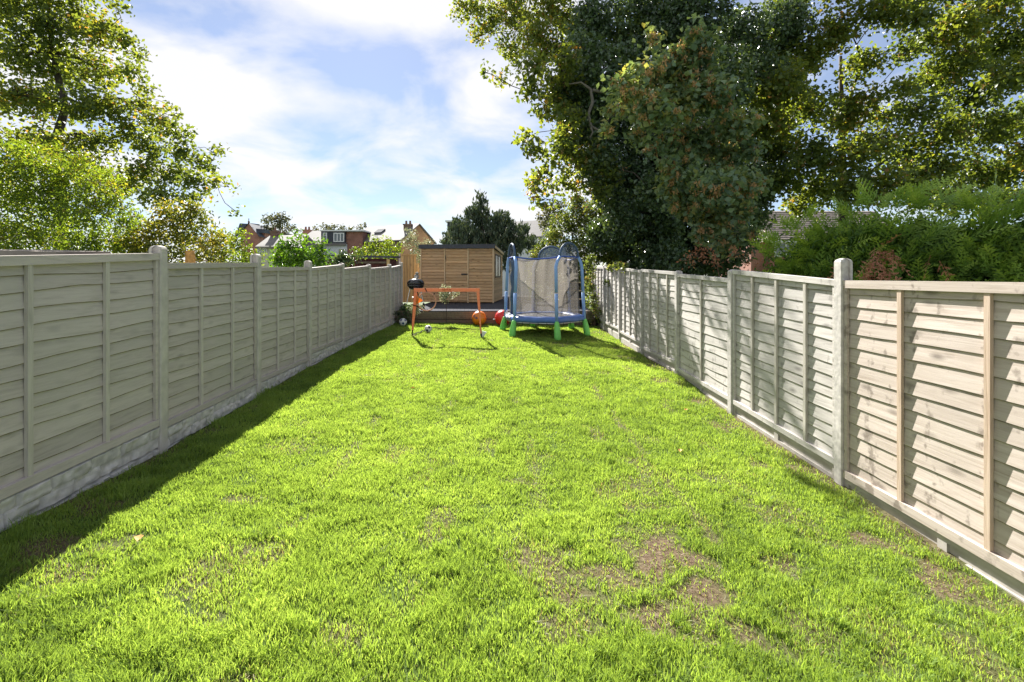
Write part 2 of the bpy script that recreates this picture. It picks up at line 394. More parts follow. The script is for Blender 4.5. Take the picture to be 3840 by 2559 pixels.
M['far_ground'] = plain('rough_grass_ground', (0.07, 0.10, 0.03), 0.95, var=0.4, scale=0.8)

# ------------------------------------------------------------------ mesh helpers
ORG = {}
class MB:
    def __init__(s):
        s.v = []; s.f = []
    def add(s, vs, fs):
        o = len(s.v)
        s.v.extend([tuple(p) for p in vs])
        s.f.extend([tuple(i + o for i in f) for f in fs])
        return s
    def hexa(s, p):          # 8 corners: bottom ring 0-3, top ring 4-7
        return s.add(p, [(3, 2, 1, 0), (4, 5, 6, 7), (0, 1, 5, 4), (1, 2, 6, 5), (2, 3, 7, 6), (3, 0, 4, 7)])
    def box(s, x0, x1, y0, y1, z0, z1):
        return s.hexa([(x0, y0, z0), (x1, y0, z0), (x1, y1, z0), (x0, y1, z0), (x0, y0, z1), (x1, y0, z1), (x1, y1, z1), (x0, y1, z1)])
    def obox(s, c, a, b, d):  # centre and three half-axis vectors
        c, a, b, d = map(Vector, (c, a, b, d))
        return s.hexa([c - a - b - d, c + a - b - d, c + a + b - d, c - a + b - d, c - a - b + d, c + a - b + d, c + a + b + d, c - a + b + d])
    def beam(s, p, q, w, h, up=(0, 0, 1)):
        p, q, up = Vector(p), Vector(q), Vector(up)
        d = (q - p); L = d.length; d = d / L
        sd = d.cross(up).normalized(); u2 = sd.cross(d).normalized()
        return s.obox((p + q) / 2, d * L / 2, sd * w / 2, u2 * h / 2)
    def tube(s, pts, rad, n=8, cap=True, closed=False):
        pts = [Vector(p) for p in pts]
        if not hasattr(rad, '__len__'):
            rad = [rad] * len(pts)
        rings = []; m = len(pts)
        ref = None
        for i, p in enumerate(pts):
            if closed:
                d = pts[(i + 1) % m] - pts[i - 1]
            else:
                d = pts[min(i + 1, m - 1)] - pts[max(i - 1, 0)]
            d = d.normalized() if d.length > 1e-9 else Vector((0, 0, 1))
            if ref is None:
                ref = Vector((1, 0, 0)) if abs(d.x) < 0.8 else Vector((0, 1, 0))
            a = (ref - d * ref.dot(d)).normalized(); b = d.cross(a); ref = a
            r = rad[i]
            ra, rb = r if hasattr(r, '__len__') else (r, r)
            rings.append([p + a * (ra * math.cos(2 * math.pi * k / n)) + b * (rb * math.sin(2 * math.pi * k / n)) for k in range(n)])
        vs = [q for r in rings for q in r]; fs = []
        for i in range(m if closed else m - 1):
            j = (i + 1) % m
            for k in range(n):
                k2 = (k + 1) % n
                fs.append((i * n + k, i * n + k2, j * n + k2, j * n + k))
        if cap and not closed:
            fs.append(tuple(range(n - 1, -1, -1))); fs.append(tuple((m - 1) * n + k for k in range(n)))
        return s.add(vs, fs)
    def lathe(s, prof, n=20, c=(0, 0, 0), axis=None):
        c = Vector(c); ax = Vector(axis).normalized() if axis else Vector((0, 0, 1))
        a = Vector((1, 0, 0)); a = (a - ax * a.dot(ax))
        a = a.normalized() if a.length > 0.1 else Vector((0, 1, 0)); b = ax.cross(a)
        vs = []; fs = []
        for r, z in prof:
            for k in range(n):
                t = 2 * math.pi * k / n
                vs.append(c + ax * z + a * (r * math.cos(t)) + b * (r * math.sin(t)))
        for i in range(len(prof) - 1):
            for k in range(n):
                k2 = (k + 1) % n
                fs.append((i * n + k, i * n + k2, (i + 1) * n + k2, (i + 1) * n + k))
        fs.append(tuple(range(n - 1, -1, -1))); fs.append(tuple((len(prof) - 1) * n + k for k in range(n)))
        return s.add(vs, fs)
    def grid(s, fn, nu, nv):
        vs = [fn(i / nu, j / nv) for j in range(nv + 1) for i in range(nu + 1)]
        fs = [(j * (nu + 1) + i, j * (nu + 1) + i + 1, (j + 1) * (nu + 1) + i + 1, (j + 1) * (nu + 1) + i) for j in range(nv) for i in range(nu)]
        return s.add(vs, fs)
    def build(s, name, mat, parent=None, smooth=False):
        me = bpy.data.meshes.new(name)
        o = Vector(ORG[parent.name]) if parent else Vector((0, 0, 0))
        me.from_pydata([Vector(p) - o for p in s.v], [], s.f)
        me.materials.append(M[mat] if isinstance(mat, str) else mat)
        if smooth:
            me.polygons.foreach_set('use_smooth', [True] * len(me.polygons))
        me.update()
        return link(name, me, parent)

def link(name, me, parent=None):
    ob = bpy.data.objects.new(name, me)
    COL.objects.link(ob)
    if parent:
        ob.parent = parent
        ORG[ob.name] = ORG[parent.name]
    else:
        ORG[ob.name] = (0, 0, 0)
    return ob

def thing(name, label, cat, loc=(0, 0, 0), group=None):
    ob = bpy.data.objects.new(name, None)
    ob.location = loc; ob.empty_display_size = 0.2
    COL.objects.link(ob)
    ORG[ob.name] = tuple(loc)
    tag(ob, label, cat, group)
    return ob

def tag(ob, label, cat=None, group=None, kind=None):
    if label: ob['label'] = label
    if cat: ob['category'] = cat
    if group: ob['group'] = group
    if kind: ob['kind'] = kind
    return ob

def raw_mesh(name, v, tris, mat, parent=None, tint=None, quads=None, attr='tint'):
    me = bpy.data.meshes.new(name)
    v = np.asarray(v, dtype=np.float64)
    if parent:
        v = v - np.array(ORG[parent.name])
    f = np.asarray(tris if quads is None else quads, dtype=np.int32)
    k = f.shape[1]
    me.vertices.add(len(v)); me.vertices.foreach_set('co', v.astype(np.float32).ravel())
    me.loops.add(f.size); me.loops.foreach_set('vertex_index', f.ravel())
    me.polygons.add(len(f)); me.polygons.foreach_set('loop_start', np.arange(len(f), dtype=np.int32) * k)
    if tint is not None:
        a = me.attributes.new(attr, 'FLOAT', 'POINT')
        a.data.foreach_set('value', np.asarray(tint, dtype=np.float32))
    me.materials.append(M[mat])
    me.update(calc_edges=True)
    return link(name, me, parent)

def at(vx, vy, y):
    """a point at distance y from a sight line measured on a 2353 px wide print"""
    return Vector(((vx - 1176.5) * y / 1060.2, y, CAM_Z - (vy - 631.2) * y / 1060.2))

# smooth value noise in 2-D (numpy)
_lat = RNG.random((256, 256))
def vnoise(x, y, f=1.0, s=0):
    x = np.asarray(x) * f + 17.3 * s; y = np.asarray(y) * f + 9.1 * s
    xi = np.floor(x).astype(int); yi = np.floor(y).astype(int)
    fx = x - xi; fy = y - yi
    fx = fx * fx * (3 - 2 * fx); fy = fy * fy * (3 - 2 * fy)
    g = lambda a, b: _lat[a % 256, b % 256]
    return (g(xi, yi) * (1 - fx) + g(xi + 1, yi) * fx) * (1 - fy) + (g(xi, yi + 1) * (1 - fx) + g(xi + 1, yi + 1) * fx) * fy

# ------------------------------------------------------------------ the plot of the garden
yL = [-3, 0, 2.76, 4.25, 6.18, 8.11, 10.04, 11.97, 13.9, 16.0]
zL = [.12, .10, .07, 0.0, .01, .02, .01, .05, .09, .11]
xL = [-2.55, -2.81, -3.06, -3.20, -3.376, -3.53, -3.656, -3.667, -3.64, -3.62]
yR = [-3, 0, 2.7, 4.19, 6.12, 8.05, 9.98, 11.9, 13.84, 16.0]
zR = [-.32, -.32, -.30, -.26, -.21, -.10, -.09, -.085, -.02, 0.0]
xR = [3.13, 3.06, 2.997, 2.955, 2.88, 2.852, 2.775, 2.75, 2.736, 2.70]
def gz(x, y):
    a = np.interp(y, yL, zL); b = np.interp(y, yR, zR); u = np.interp(y, yL, xL); v = np.interp(y, yR, xR)
    t = np.clip((np.asarray(x) - u) / (v - u), 0, 1)
    t = t * t * (3 - 2 * t) * 0.5 + t * 0.5
    return a + (b - a) * t + 0.02 * (vnoise(x, y, 0.9, 3) - 0.5)

# bare patches in the lawn: x, y, radius, strength
PATCH = [(1.05, 3.05, .30, 1.0), (.62, 2.75, .22, .8), (.78, 2.47, .20, .9), (.12, 2.80, .26, .75), (.42, 2.58, .20, .8), (1.12, 2.62, .2, .95), (1.2, 2.36, .22, .85),
         (.85, 3.45, .16, .8), (1.7, 3.0, .2, .7), (1.55, 2.35, .25, .5), (1.9, 2.45, .25, .5), (.25, 2.3, .16, .6), (2.55, 3.3, .22, .9), (2.75, 2.9, .25, .9), (2.35, 2.35, .3, .5),
         (2.72, 4.5, .22, .8), (2.6, 5.6, .25, .7), (2.68, 6.6, .2, .8), (2.55, 7.6, .25, .7), (2.6, 8.7, .25, .8), (2.5, 9.6, .3, .7), (2.5, 10.8, .35, .6), (2.3, 12.2, .5, .5), (2.4, 13.2, .5, .5),
         (-2.72, 2.65, .22, .8), (-2.9, 3.2, .2, .7), (-2.3, 2.75, .2, .4), (-2.1, 4.4, .3, .4), (1.0, 3.9, .25, .5), (1.9, 4.2, .3, .4), (2.2, 3.6, .3, .5),
         (0.0, 5.2, .2, .3), (-1.6, 7.5, .4, .3), (-.9, 9.5, .6, .25)]
def bare_mask(x, y):
    x = np.asarray(x, float); y = np.asarray(y, float)
    b = np.zeros_like(x)
    for px, py, r, s in PATCH:
        d = np.sqrt(((x - px) / (r * 1.1)) ** 2 + ((y - py) / (r * .85)) ** 2) + 1.5 * (vnoise(x, y, 7.0, int(px * 10) % 7) - 0.5) + .5 * (vnoise(x, y, 19.0, 5) - .5)
        b = np.maximum(b, s * np.clip((1.0 - d) / 0.6, 0, 1))
    # worn mower lines down the lawn
    for lx, sl, s in ((1.35, -0.02, .45), (-1.55, -0.04, .4), (.2, .0, .3), (-.75, -.02, .25)):
        d = np.abs(x - (lx + sl * (y - 5)) - 0.25 * (vnoise(x * 0, y, .6, 2) - .5))
        b = np.maximum(b, 1.5 * s * np.clip(1 - d / 0.10, 0, 1) * np.clip((vnoise(x, y, 2.6, 4) - .40) * 5, 0, 1) * (y > 3.0))
    b = np.maximum(b, 0.55 * np.clip((vnoise(x, y, 3.4, 6) - 0.74) * 6, 0, 1))
    # trodden strip beside the right-hand fence
    e = np.interp(y, yR, xR) - x
    b = np.maximum(b, 0.75 * np.clip(1 - (e - .05) / .22, 0, 1) * np.clip((vnoise(x, y, 1.8, 9) - .25) * 3, 0, 1))
    e = x - np.interp(y, yL, xL)
    b = np.maximum(b, 0.55 * np.clip(1 - (e - .02) / .15, 0, 1) * np.clip((vnoise(x, y, 2.2, 8) - .3) * 3, 0, 1))
    return b

# lawn sheet
nx, ny = 90, 220
ys = np.linspace(-2.5, 15.2, ny); T = np.linspace(0, 1, nx)
Y = np.repeat(ys, nx); TT = np.tile(T, ny)
xa = np.interp(Y, yL, xL) - .15; xb = np.interp(Y, yR, xR) + .15
X = xa + (xb - xa) * TT
Z = gz(X, Y)
idx = np.arange(nx * ny).reshape(ny, nx)
q = np.stack([idx[:-1, :-1], idx[:-1, 1:], idx[1:, 1:], idx[1:, :-1]], -1).reshape(-1, 4)
lawn = raw_mesh('lawn', np.stack([X, Y, Z], 1), None, 'lawn', quads=q, tint=bare_mask(X, Y), attr='bare')
tag(lawn, None, None, kind='structure')
g = MB().box(-700, 700, -60, 1200, -1.2, -0.55).build('ground', 'far_ground'); g['kind'] = 'structure'

# grass blades
def make_grass():
    n_try = 800000
    u = RNG.random(n_try)
    y0, y1 = 1.62, 14.75
    d = y0 * (y1 / y0) ** u                        # density ~ 1/y
    n = 620000
    d = d[:n]
    tt = RNG.random(n)
    xl = np.interp(d, yL, xL) + .02; xr = np.interp(d, yR, xR) - .02
    x = xl + (xr - xl) * tt
    b = bare_mask(x, d)
    # inside the view only (plus a margin for a step aside)
    gap = np.clip((.36 - vnoise(x, d, 8.0, 12)) * 4, 0, .62) * np.clip(1.25 - d / 9, .25, 1)
    keep = (np.abs(x) < d * 1.11 + .9) & (RNG.random(n) > b * 0.80) & (RNG.random(n) > gap)
    x, d, b = x[keep], d[keep], b[keep]
    n = len(x)
    z = gz(x, d)
    tuft = vnoise(x, d, 4.0, 1) * .5 + vnoise(x, d, 10.0, 2) * .5
    tuft = np.clip((tuft - .5) * 1.5 + .5, 0, 1)
    edge = np.minimum(x - np.interp(d, yL, xL), np.interp(d, yR, xR) - x)
    h = (0.020 + 0.038 * tuft ** 1.6) * (1 + 1.1 * np.exp(-np.clip(edge, 0, 9) / .07) * (vnoise(x, d, 5.0, 6) > .45)) * (0.65 + 0.7 * RNG.random(n)) * (1 - .45 * b)
    w = (0.0014 + 0.00040 * d) * (0.7 + .6 * RNG.random(n))
    a = RNG.random(n) * 2 * np.pi
    # blades in one tuft lean together
    la = vnoise(x, d, 5.0, 7) * 6 * np.pi + RNG.normal(0, 1.5, n)
    lean = h * (0.15 + 0.75 * RNG.random(n))
    flat = RNG.random(n) < (.03 + .45 * b)
    lean[flat] *= 2.6; h[flat] *= .45
    ca, sa = np.cos(a), np.sin(a)
    lx, ly = np.cos(la) * lean, np.sin(la) * lean
    P = np.zeros((n, 5, 3))
    P[:, 0] = np.stack([x - ca * w, d - sa * w, z - .006], 1)
    P[:, 1] = np.stack([x + ca * w, d + sa * w, z - .006], 1)
    P[:, 2] = np.stack([x - ca * w * .75 + lx * .35, d - sa * w * .75 + ly * .35, z + h * .62], 1)
    P[:, 3] = np.stack([x + ca * w * .75 + lx * .35, d + sa * w * .75 + ly * .35, z + h * .62], 1)
    P[:, 4] = np.stack([x + lx, d + ly, z + h], 1)
    F = np.array([[0, 1, 3], [0, 3, 2], [2, 3, 4]])
    tris = (np.arange(n)[:, None, None] * 5 + F[None]).reshape(-1, 3)
    tint = 0.55 + 0.30 * (vnoise(x, d, 1.1, 5) - .5) + .30 * (vnoise(x, d, 5.0, 3) - .5) + RNG.normal(0, .13, n)
    tint = np.clip(tint, .22, 1)
    dead = flat | (RNG.random(n) < .10 * b)
    tint[dead] = RNG.random(dead.sum()) * .17
    gr = raw_mesh('grass', P.reshape(-1, 3), tris, 'grass', tint=np.repeat(tint, 5))
    tag(gr, 'bright green tufted lawn grass between the two garden fences', 'grass', kind='stuff')
make_grass()

for lx, ly, la, where in ((-1.43, 6.65, .4, 'farthest away on the left half of the lawn'), (1.72, 4.72, 1.2, 'right of the middle of the lawn'), (-2.2, 2.72, 2.0, 'in the near left corner by the fence shadow'), (2.3, 6.1, .9, 'close beside the right fence')):
    lz = float(gz(lx, ly)) + .045
    c_, s_ = math.cos(la) * .035, math.sin(la) * .035
    lf = MB().add([(lx - c_, ly - s_, lz), (lx - s_ * .7, ly + c_ * .7, lz + .014), (lx + c_, ly + s_, lz + .004), (lx + s_ * .7, ly - c_ * .7, lz + .012), (lx, ly, lz - .004)], [(0, 4, 1), (1, 4, 2), (2, 4, 3), (3, 4, 0)]).build('fallen_leaf', 'cutwood')
    tag(lf, 'small orange fallen leaf on the grass, ' + where, 'leaf', 'fallen leaves scattered on the lawn')

# ------------------------------------------------------------------ fences
POST = [(.05, -.047), (.05, -.026), (.03, -.026), (.03, .026), (.05, .026), (.05, .047), (.042, .055), (-.042, .055), (-.05, .047), (-.05, .026), (-.03, .026), (-.03, -.026), (-.05, -.026), (-.05, -.047), (-.042, -.055), (.042, -.055)]
def fence(name, label, side, posts, panels, mats):
    root = thing(name, label, 'fence', (posts[0][0], posts[0][1], posts[0][2]))
    pts = []
    for i, (x, y, zb, zt) in enumerate(posts):
        a = posts[max(i - 1, 0)]; c = posts[min(i + 1, len(posts) - 1)]
        t = Vector((c[0] - a[0], c[1] - a[1], 0)).normalized()
        n = Vector((t.y, -t.x, 0)) * side
        cpos = Vector((x, y, 0)) - n * .055
        pts.append((cpos, t, n))
        if zt is None:
            continue
        mb = MB(); m = len(POST)
        lv = [(1, zb - .25), (1, zt - .035), (.86, zt - .016), (.45, zt - .004)]
        vs = [cpos + t * (p * s) + n * (q * s) + Vector((0, 0, z)) for s, z in lv for p, q in POST]
        vs.append(cpos + Vector((0, 0, zt)))
        fs = [(k * m + j, k * m + (j + 1) % m, (k + 1) * m + (j + 1) % m, (k + 1) * m + j) for k in range(3) for j in range(m)]
        fs += [(3 * m + j, 3 * m + (j + 1) % m, 4 * m) for j in range(m)]
        mb.add(vs, fs)
        mb.build('concrete_post', mats['post'], root)
    for i, pn in enumerate(panels):
        if pn is None: continue
        A, B = pts[i][0], pts[i + 1][0]
        d = B - A; L = d.length; t = d / L; n = Vector((t.y, -t.x, 0)) * side
        zb0, zt0, zb1, zt1, ns, nb = pn['z'][0], pn['z'][1], pn['z'][2], pn['z'][3], pn['n'], pn['b']
        wm, bm = pn.get('wood', mats['wood']), pn.get('batten', mats['batten'])
        def Pt(u, z, nn):
            p = A + t * u + n * nn
            return Vector((p.x, p.y, z))
        zbot = lambda u: zb0 + (zb1 - zb0) * u / L
        ztop = lambda u: zt0 + (zt1 - zt0) * u / L
        def bar(mb, u0, u1, f0, f1, n0, n1):   # a bar whose lower and upper edge follow functions of u
            mb.hexa([Pt(u0, f0(u0), n1), Pt(u1, f0(u1), n1), Pt(u1, f0(u1), n0), Pt(u0, f0(u0), n0),
                     Pt(u0, f1(u0), n1), Pt(u1, f1(u1), n1), Pt(u1, f1(u1), n0), Pt(u0, f1(u0), n0)])
        fr = MB()
        tr = pn.get('rail', .055)
        bar(fr, .052, L - .052, lambda u: ztop(u) - tr, ztop, -.030, .044)
        bar(fr, .052, L - .052, zbot, lambda u: zbot(u) + tr, -.030, .044)
        for u in (.053, L - .053 - .036):
            bar(fr, u, u + .036, lambda u: zbot(u) + tr + .002, lambda u: ztop(u) - tr - .002, .012, .035)
        panel = fr.build('fence_panel', wm, root)
        lo = lambda u: zbot(u) + tr * .5; hi = lambda u: ztop(u) - tr * .35
        nseg = 18
        wob = pn.get('wob', .012)
        # uneven courses
        cuts = np.cumsum(1 + .28 * (RNG.random(ns) - .5)); cuts = np.concatenate([[0], cuts / cuts[-1]])
        for k in range(ns):
            ph, ph2 = RNG.random() * 9, RNG.random() * 9
            bumpu, bumpa = RNG.random() * L, (RNG.random() - .35) * wob * 1.6
            mb = MB(); row = []
            twist = (RNG.random() - .5) * .004
            for j in range(nseg + 1):
                u = .034 + (L - .068) * j / nseg
                h = hi(u) - lo(u)
                e = wob * (.55 * math.sin(u * 2.6 + ph) + .35 * math.sin(u * 6.3 + ph2)) + bumpa * math.exp(-((u - bumpu) / .09) ** 2)
                e += .0025 * (RNG.random() - .5) * (wob / .012)
                z0 = lo(u) + h * cuts[k] + (e if k else 0)
                z1 = lo(u) + h * cuts[k + 1] + .032
                z1 = min(z1, ztop(u) - .01)
                nb_ = .0140 + twist * (j / nseg - .5)
                row.append([Pt(u, z0, nb_ - .002), Pt(u, z0 + .0055, nb_), Pt(u, z1, .0005), Pt(u, z0, nb_ - .010), Pt(u, z1, -.0055)])
            vs = [p for r_ in row for p in r_]; fs = []
            for j in range(nseg):
                a, b_ = j * 5, j * 5 + 5
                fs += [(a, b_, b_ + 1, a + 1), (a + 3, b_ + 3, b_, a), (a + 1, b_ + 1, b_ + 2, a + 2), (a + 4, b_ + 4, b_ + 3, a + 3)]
            if side < 0:
                fs = [f[::-1] for f in fs]
            mb.add(vs, fs)
            so = mb.build('slat', wm, panel)
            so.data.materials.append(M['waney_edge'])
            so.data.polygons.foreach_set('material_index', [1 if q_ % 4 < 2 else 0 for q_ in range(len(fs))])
        for k in range(nb):
            u = L * (k + 1) / (nb + 1) - .019 + (RNG.random() - .5) * .03
            mb = MB()
            bar(mb, u, u + .038, lambda u: zbot(u) + tr * .9 + .002, lambda u: ztop(u) - tr + .004, .012, .036)
            mb.build('batten', bm, panel)
        # gravel board under the panel
        gm = pn.get('gravel', 'rock')
        zg = lambda u: float(gz(*(Pt(u, 0, .05).xy), )) if False else None
        if gm == 'rock':
            rows = 3; nu, nv = 150, 27
            blocks = []
            for r_ in range(rows):
                u = -RNG.random() * .2; lst = []
                while u < L:
                    w_ = .20 + .16 * RNG.random(); lst.append((u, u + w_, .010 + .022 * RNG.random(), RNG.random() * 9)); u += w_
                blocks.append(lst)
            def fn(a, b_):
                u = .034 + (L - .068) * a
                top = zbot(u) - .004; bot = top - .36
                z = bot + (top - bot) * b_
                rr = (top - z) / .10
                ri = min(int(rr), rows - 1); fr_ = rr - ri if rr < rows else .5
                dsp = .012
                for (b0, b1, pr, sd) in blocks[ri]:
                    if b0 <= u < b1:
                        eu = min(u - b0, b1 - u) / .010; ez = min(fr_, 1 - fr_) / .08
                        k_ = max(0, min(1, eu)) * max(0, min(1, ez))
                        nz = float(vnoise(u + sd, z * 1.7, 16.0, 3)) * .020
                        dsp = .004 + (pr + nz) * k_ ** .6
                        break
                return Pt(u, z, dsp + .002)
            mb = MB().grid(fn, nu, nv)
            if side < 0: mb.f = [f[::-1] for f in mb.f]
            bar(mb, .034, L - .034, lambda u: zbot(u) - .40, lambda u: zbot(u) - .003, -.022, .003)
            mb.build('gravel_board', 'gravel_left', root)
        elif gm == 'recess':
            mb = MB(); H = pn.get('gh', .30)
            e = .045
            bar(mb, .034, L - .034, lambda u: zbot(u) - H - .06, lambda u: zbot(u) - .003, -.024, .006)
            bar(mb, .034, L - .034, lambda u: zbot(u) - e, lambda u: zbot(u) - .003, .0062, .026)
            bar(mb, .034, L - .034, lambda u: zbot(u) - H - .06, lambda u: zbot(u) - pn.get('gl', .115), .0062, .026)
            for u in (.034, L / 2 - .04, L - .034 - .06):
                bar(mb, u, u + .07, lambda u: zbot(u) - pn.get('gl', .115) + .001, lambda u: zbot(u) - e - .001, .0062, .0255)
            mb.build('gravel_board', 'gravel_right', root)
    return root

left_posts = [(-3.02, 2.32, .08, 1.86), (-3.20, 4.25, 0, 1.903), (-3.376, 6.18, .01, 1.912), (-3.53, 8.11, .02, 1.880), (-3.656, 10.04, .01, 1.886), (-3.667, 11.97, .05, 1.905), (-3.64, 13.9, .09, 1.95), (-3.63, 15.3, .1, 2.05)]
left_posts.insert(0, (-2.85, .39, .1, 1.8))
lp = [dict(z=(.30, 1.66, .285, 1.70), n=13, b=2), dict(z=(.285, 1.72, .257, 1.832), n=13, b=2, rail=.062), dict(z=(.211, 1.741, .188, 1.792), n=13, b=2), dict(z=(.18, 1.734, .138, 1.766), n=13, b=2),
      dict(z=(.235, 1.7475, .205, 1.852), n=13, b=3, wob=.016), dict(z=(.175, 1.763, .18, 1.867), n=13, b=3), dict(z=(.21, 1.795, .24, 1.876), n=12, b=3), dict(z=(.26, 1.85, .30, 1.95), n=12, b=2)]
fence('wooden_fence', 'shaded olive grey panel fence along the left edge of the lawn, on rock faced boards', 1, left_posts, lp, dict(post='post_left', wood='fence_left', batten='batten_left'))
right_posts = [(3.04, .35, -.31, 1.75), (2.998, 2.27, -.30, 1.78), (2.955, 4.19, -.26, 1.783), (2.88, 6.12, -.21, 1.704), (2.852, 8.05, -.10, 1.705), (2.775, 9.98, -.09, 1.756), (2.75, 11.9, -.085, 1.82), (2.736, 13.84, -.02, 1.915), (2.715, 15.77, .1, 1.95)]
rp = [dict(z=(-.17, 1.59, -.175, 1.59), n=14, b=2, wood='fence_new', batten='batten_new', gravel='recess', rail=.065, wob=.006),
      dict(z=(-.172, 1.59, -.184, 1.582), n=14, b=2, wood='fence_new', batten='batten_new', gravel='recess', rail=.068, wob=.006),
      dict(z=(-.117, 1.582, -.058, 1.70), n=15, b=3, gravel='recess', wob=.012), dict(z=(-.05, 1.58, -.03, 1.65), n=13, b=1, gravel='recess', wob=.017),
      dict(z=(.06, 1.68, .04, 1.747), n=14, b=3, gravel='recess', wob=.012), dict(z=(.13, 1.72, .145, 1.82), n=14, b=3, gravel='recess'), dict(z=(.20, 1.81, .19, 1.885), n=14, b=3, gravel='recess'),
      dict(z=(.22, 1.86, .25, 1.9), n=12, b=3, gravel='recess')]
fence('wooden_fence', 'sunlit pale grey and tan panel fence along the right edge of the lawn', -1, right_posts, rp, dict(post='post_right', wood='fence_right', batten='batten_old'))

# ------------------------------------------------------------------ terrace at the end of the lawn
TZ = .45
mb = MB().box(-3.5, 2.68, 14.86, 26, -.3, TZ)
deck = mb.build('terrace', 'deck'); deck['kind'] = 'structure'
for k in range(4):        # front boards of the deck, the nearest rows only
    mb = MB(); y0 = 14.70 + k * .15
    mb.box(-3.1 + .0, 2.64, y0, y0 + .143, TZ + .002, TZ + .026)
    mb.build('deck_board', 'deck', deck)
wall = thing('sleeper_wall', 'low wall of two courses of dark timber sleepers across the end of the lawn', 'retaining wall', (-.4, 14.7, 0))
for r_, xs in ((0, (-3.12, -1.35, .55, 2.66)), (1, (-3.12, -2.2, -.35, 1.35, 2.30))):
    for a, b in zip(xs[:-1], xs[1:]):
        MB().box(a + .004, b - .004, 14.70 - (0.03 if r_ == 0 else 0), 14.86, (.216 if r_ else -.22), .20 - .003 if r_ == 0 else TZ - .002).build('sleeper', 'sleeper', wall)
MB().box(2.36, 2.62, 14.55, 14.95, .2, TZ + .03).build('sleeper', 'sleeper', wall)
bed = thing('raised_bed', 'raised bed of dark sleepers full of low dark green plants beside the left fence', 'planter', (-3.35, 14.4, 0))
for r_ in range(3):
    MB().box(-3.60, -3.12, 14.38, 14.46, .0 + .17 * r_, .168 + .17 * r_).build('sleeper', 'sleeper', bed)
MB().box(-3.60, -3.12, 14.465, 15.6, 0, .5).build('soil', 'sleeper', bed)

# ------------------------------------------------------------------ foliage generator
def leaves(twigs, tint0, per, spread, ln, wd, up=.6, outw=None, fold=.18, seedtint=.16, droop=.25):
    """twigs: (n,3) array, per leaves scattered about each; returns verts, tint"""
    n = len(twigs) * per
    c = np.repeat(twigs, per, 0) + RNG.normal(0, spread * .55, (n, 3))
    t0 = np.repeat(tint0, per)
    nr = RNG.normal(0, 1, (n, 3)); nr /= np.linalg.norm(nr, axis=1)[:, None]
    nr[:, 2] += up
    if outw is not None:
        nr += np.repeat(outw, per, 0) * .45
    nr /= np.linalg.norm(nr, axis=1)[:, None]
    ax = RNG.normal(0, 1, (n, 3)); ax[:, 2] -= droop * 2
    ax -= nr * (ax * nr).sum(1)[:, None]; ax /= np.linalg.norm(ax, axis=1)[:, None]
    sd = np.cross(nr, ax)
    l = ln * (.65 + .6 * RNG.random(n))[:, None]; w = wd * (.65 + .6 * RNG.random(n))[:, None]
    P = np.zeros((n, 4, 3))
    P[:, 0] = c - ax * l * .5
    P[:, 1] = c - sd * w * .5 + nr * l * fold
    P[:, 2] = c + ax * l * .5 - nr * l * fold * .4
    P[:, 3] = c + sd * w * .5 + nr * l * fold
    tint = np.clip(t0 + RNG.normal(0, seedtint, n), 0, 1)
    return P.reshape(-1, 3), np.repeat(tint, 4)

def leaf_mesh(name, parts, mat, parent):
    v = np.concatenate([p[0] for p in parts]); t = np.concatenate([p[1] for p in parts])
    n = len(v) // 4
    F = np.array([[0, 1, 2], [0, 2, 3]])
    tris = (np.arange(n)[:, None, None] * 4 + F[None]).reshape(-1, 3)
    return raw_mesh(name, v, tris, mat, parent, tint=t)

def clump_twigs(cl, twig_density, shell=.42, squash=.85):
    """cl rows: x y z r tint ; returns twig points, tints and outward directions"""
    pts, tt, ow = [], [], []
    for x, y, z, r, t in cl:
        n = max(3, int(twig_density * r * r))
        d = RNG.normal(0, 1, (n, 3)); d /= np.linalg.norm(d, axis=1)[:, None]
        # ragged outline: lobes
        k = RNG.random((5, 3)) - .5
        lob = 1 + .35 * np.sin(d @ (k.T * 9)).mean(1)
        rad = r * (RNG.random(n) ** shell) * lob
        p = d * rad[:, None]; p[:, 2] *= squash
        pts.append(p + np.array([x, y, z])); ow.append(d)
        tt.append(np.clip(t + .12 * RNG.normal(0, 1, n), 0, 1))
    return np.concatenate(pts), np.concatenate(tt), np.concatenate(ow)

def px_clumps(lst, y, dy, tint=.5, tv=.12, rs=1.0):
    out = []
    for c in lst:
        vx, vy, r = c[:3]
        yy = y + (RNG.random() - .5) * 2 * dy + (c[4] if len(c) > 4 else 0)
        p = at(vx, vy, yy)
        out.append((p.x, p.y, p.z, r * rs * yy / 1060.2, tint + (RNG.random() - .5) * 2 * tv + (c[3] if len(c) > 3 else 0)))
    return out

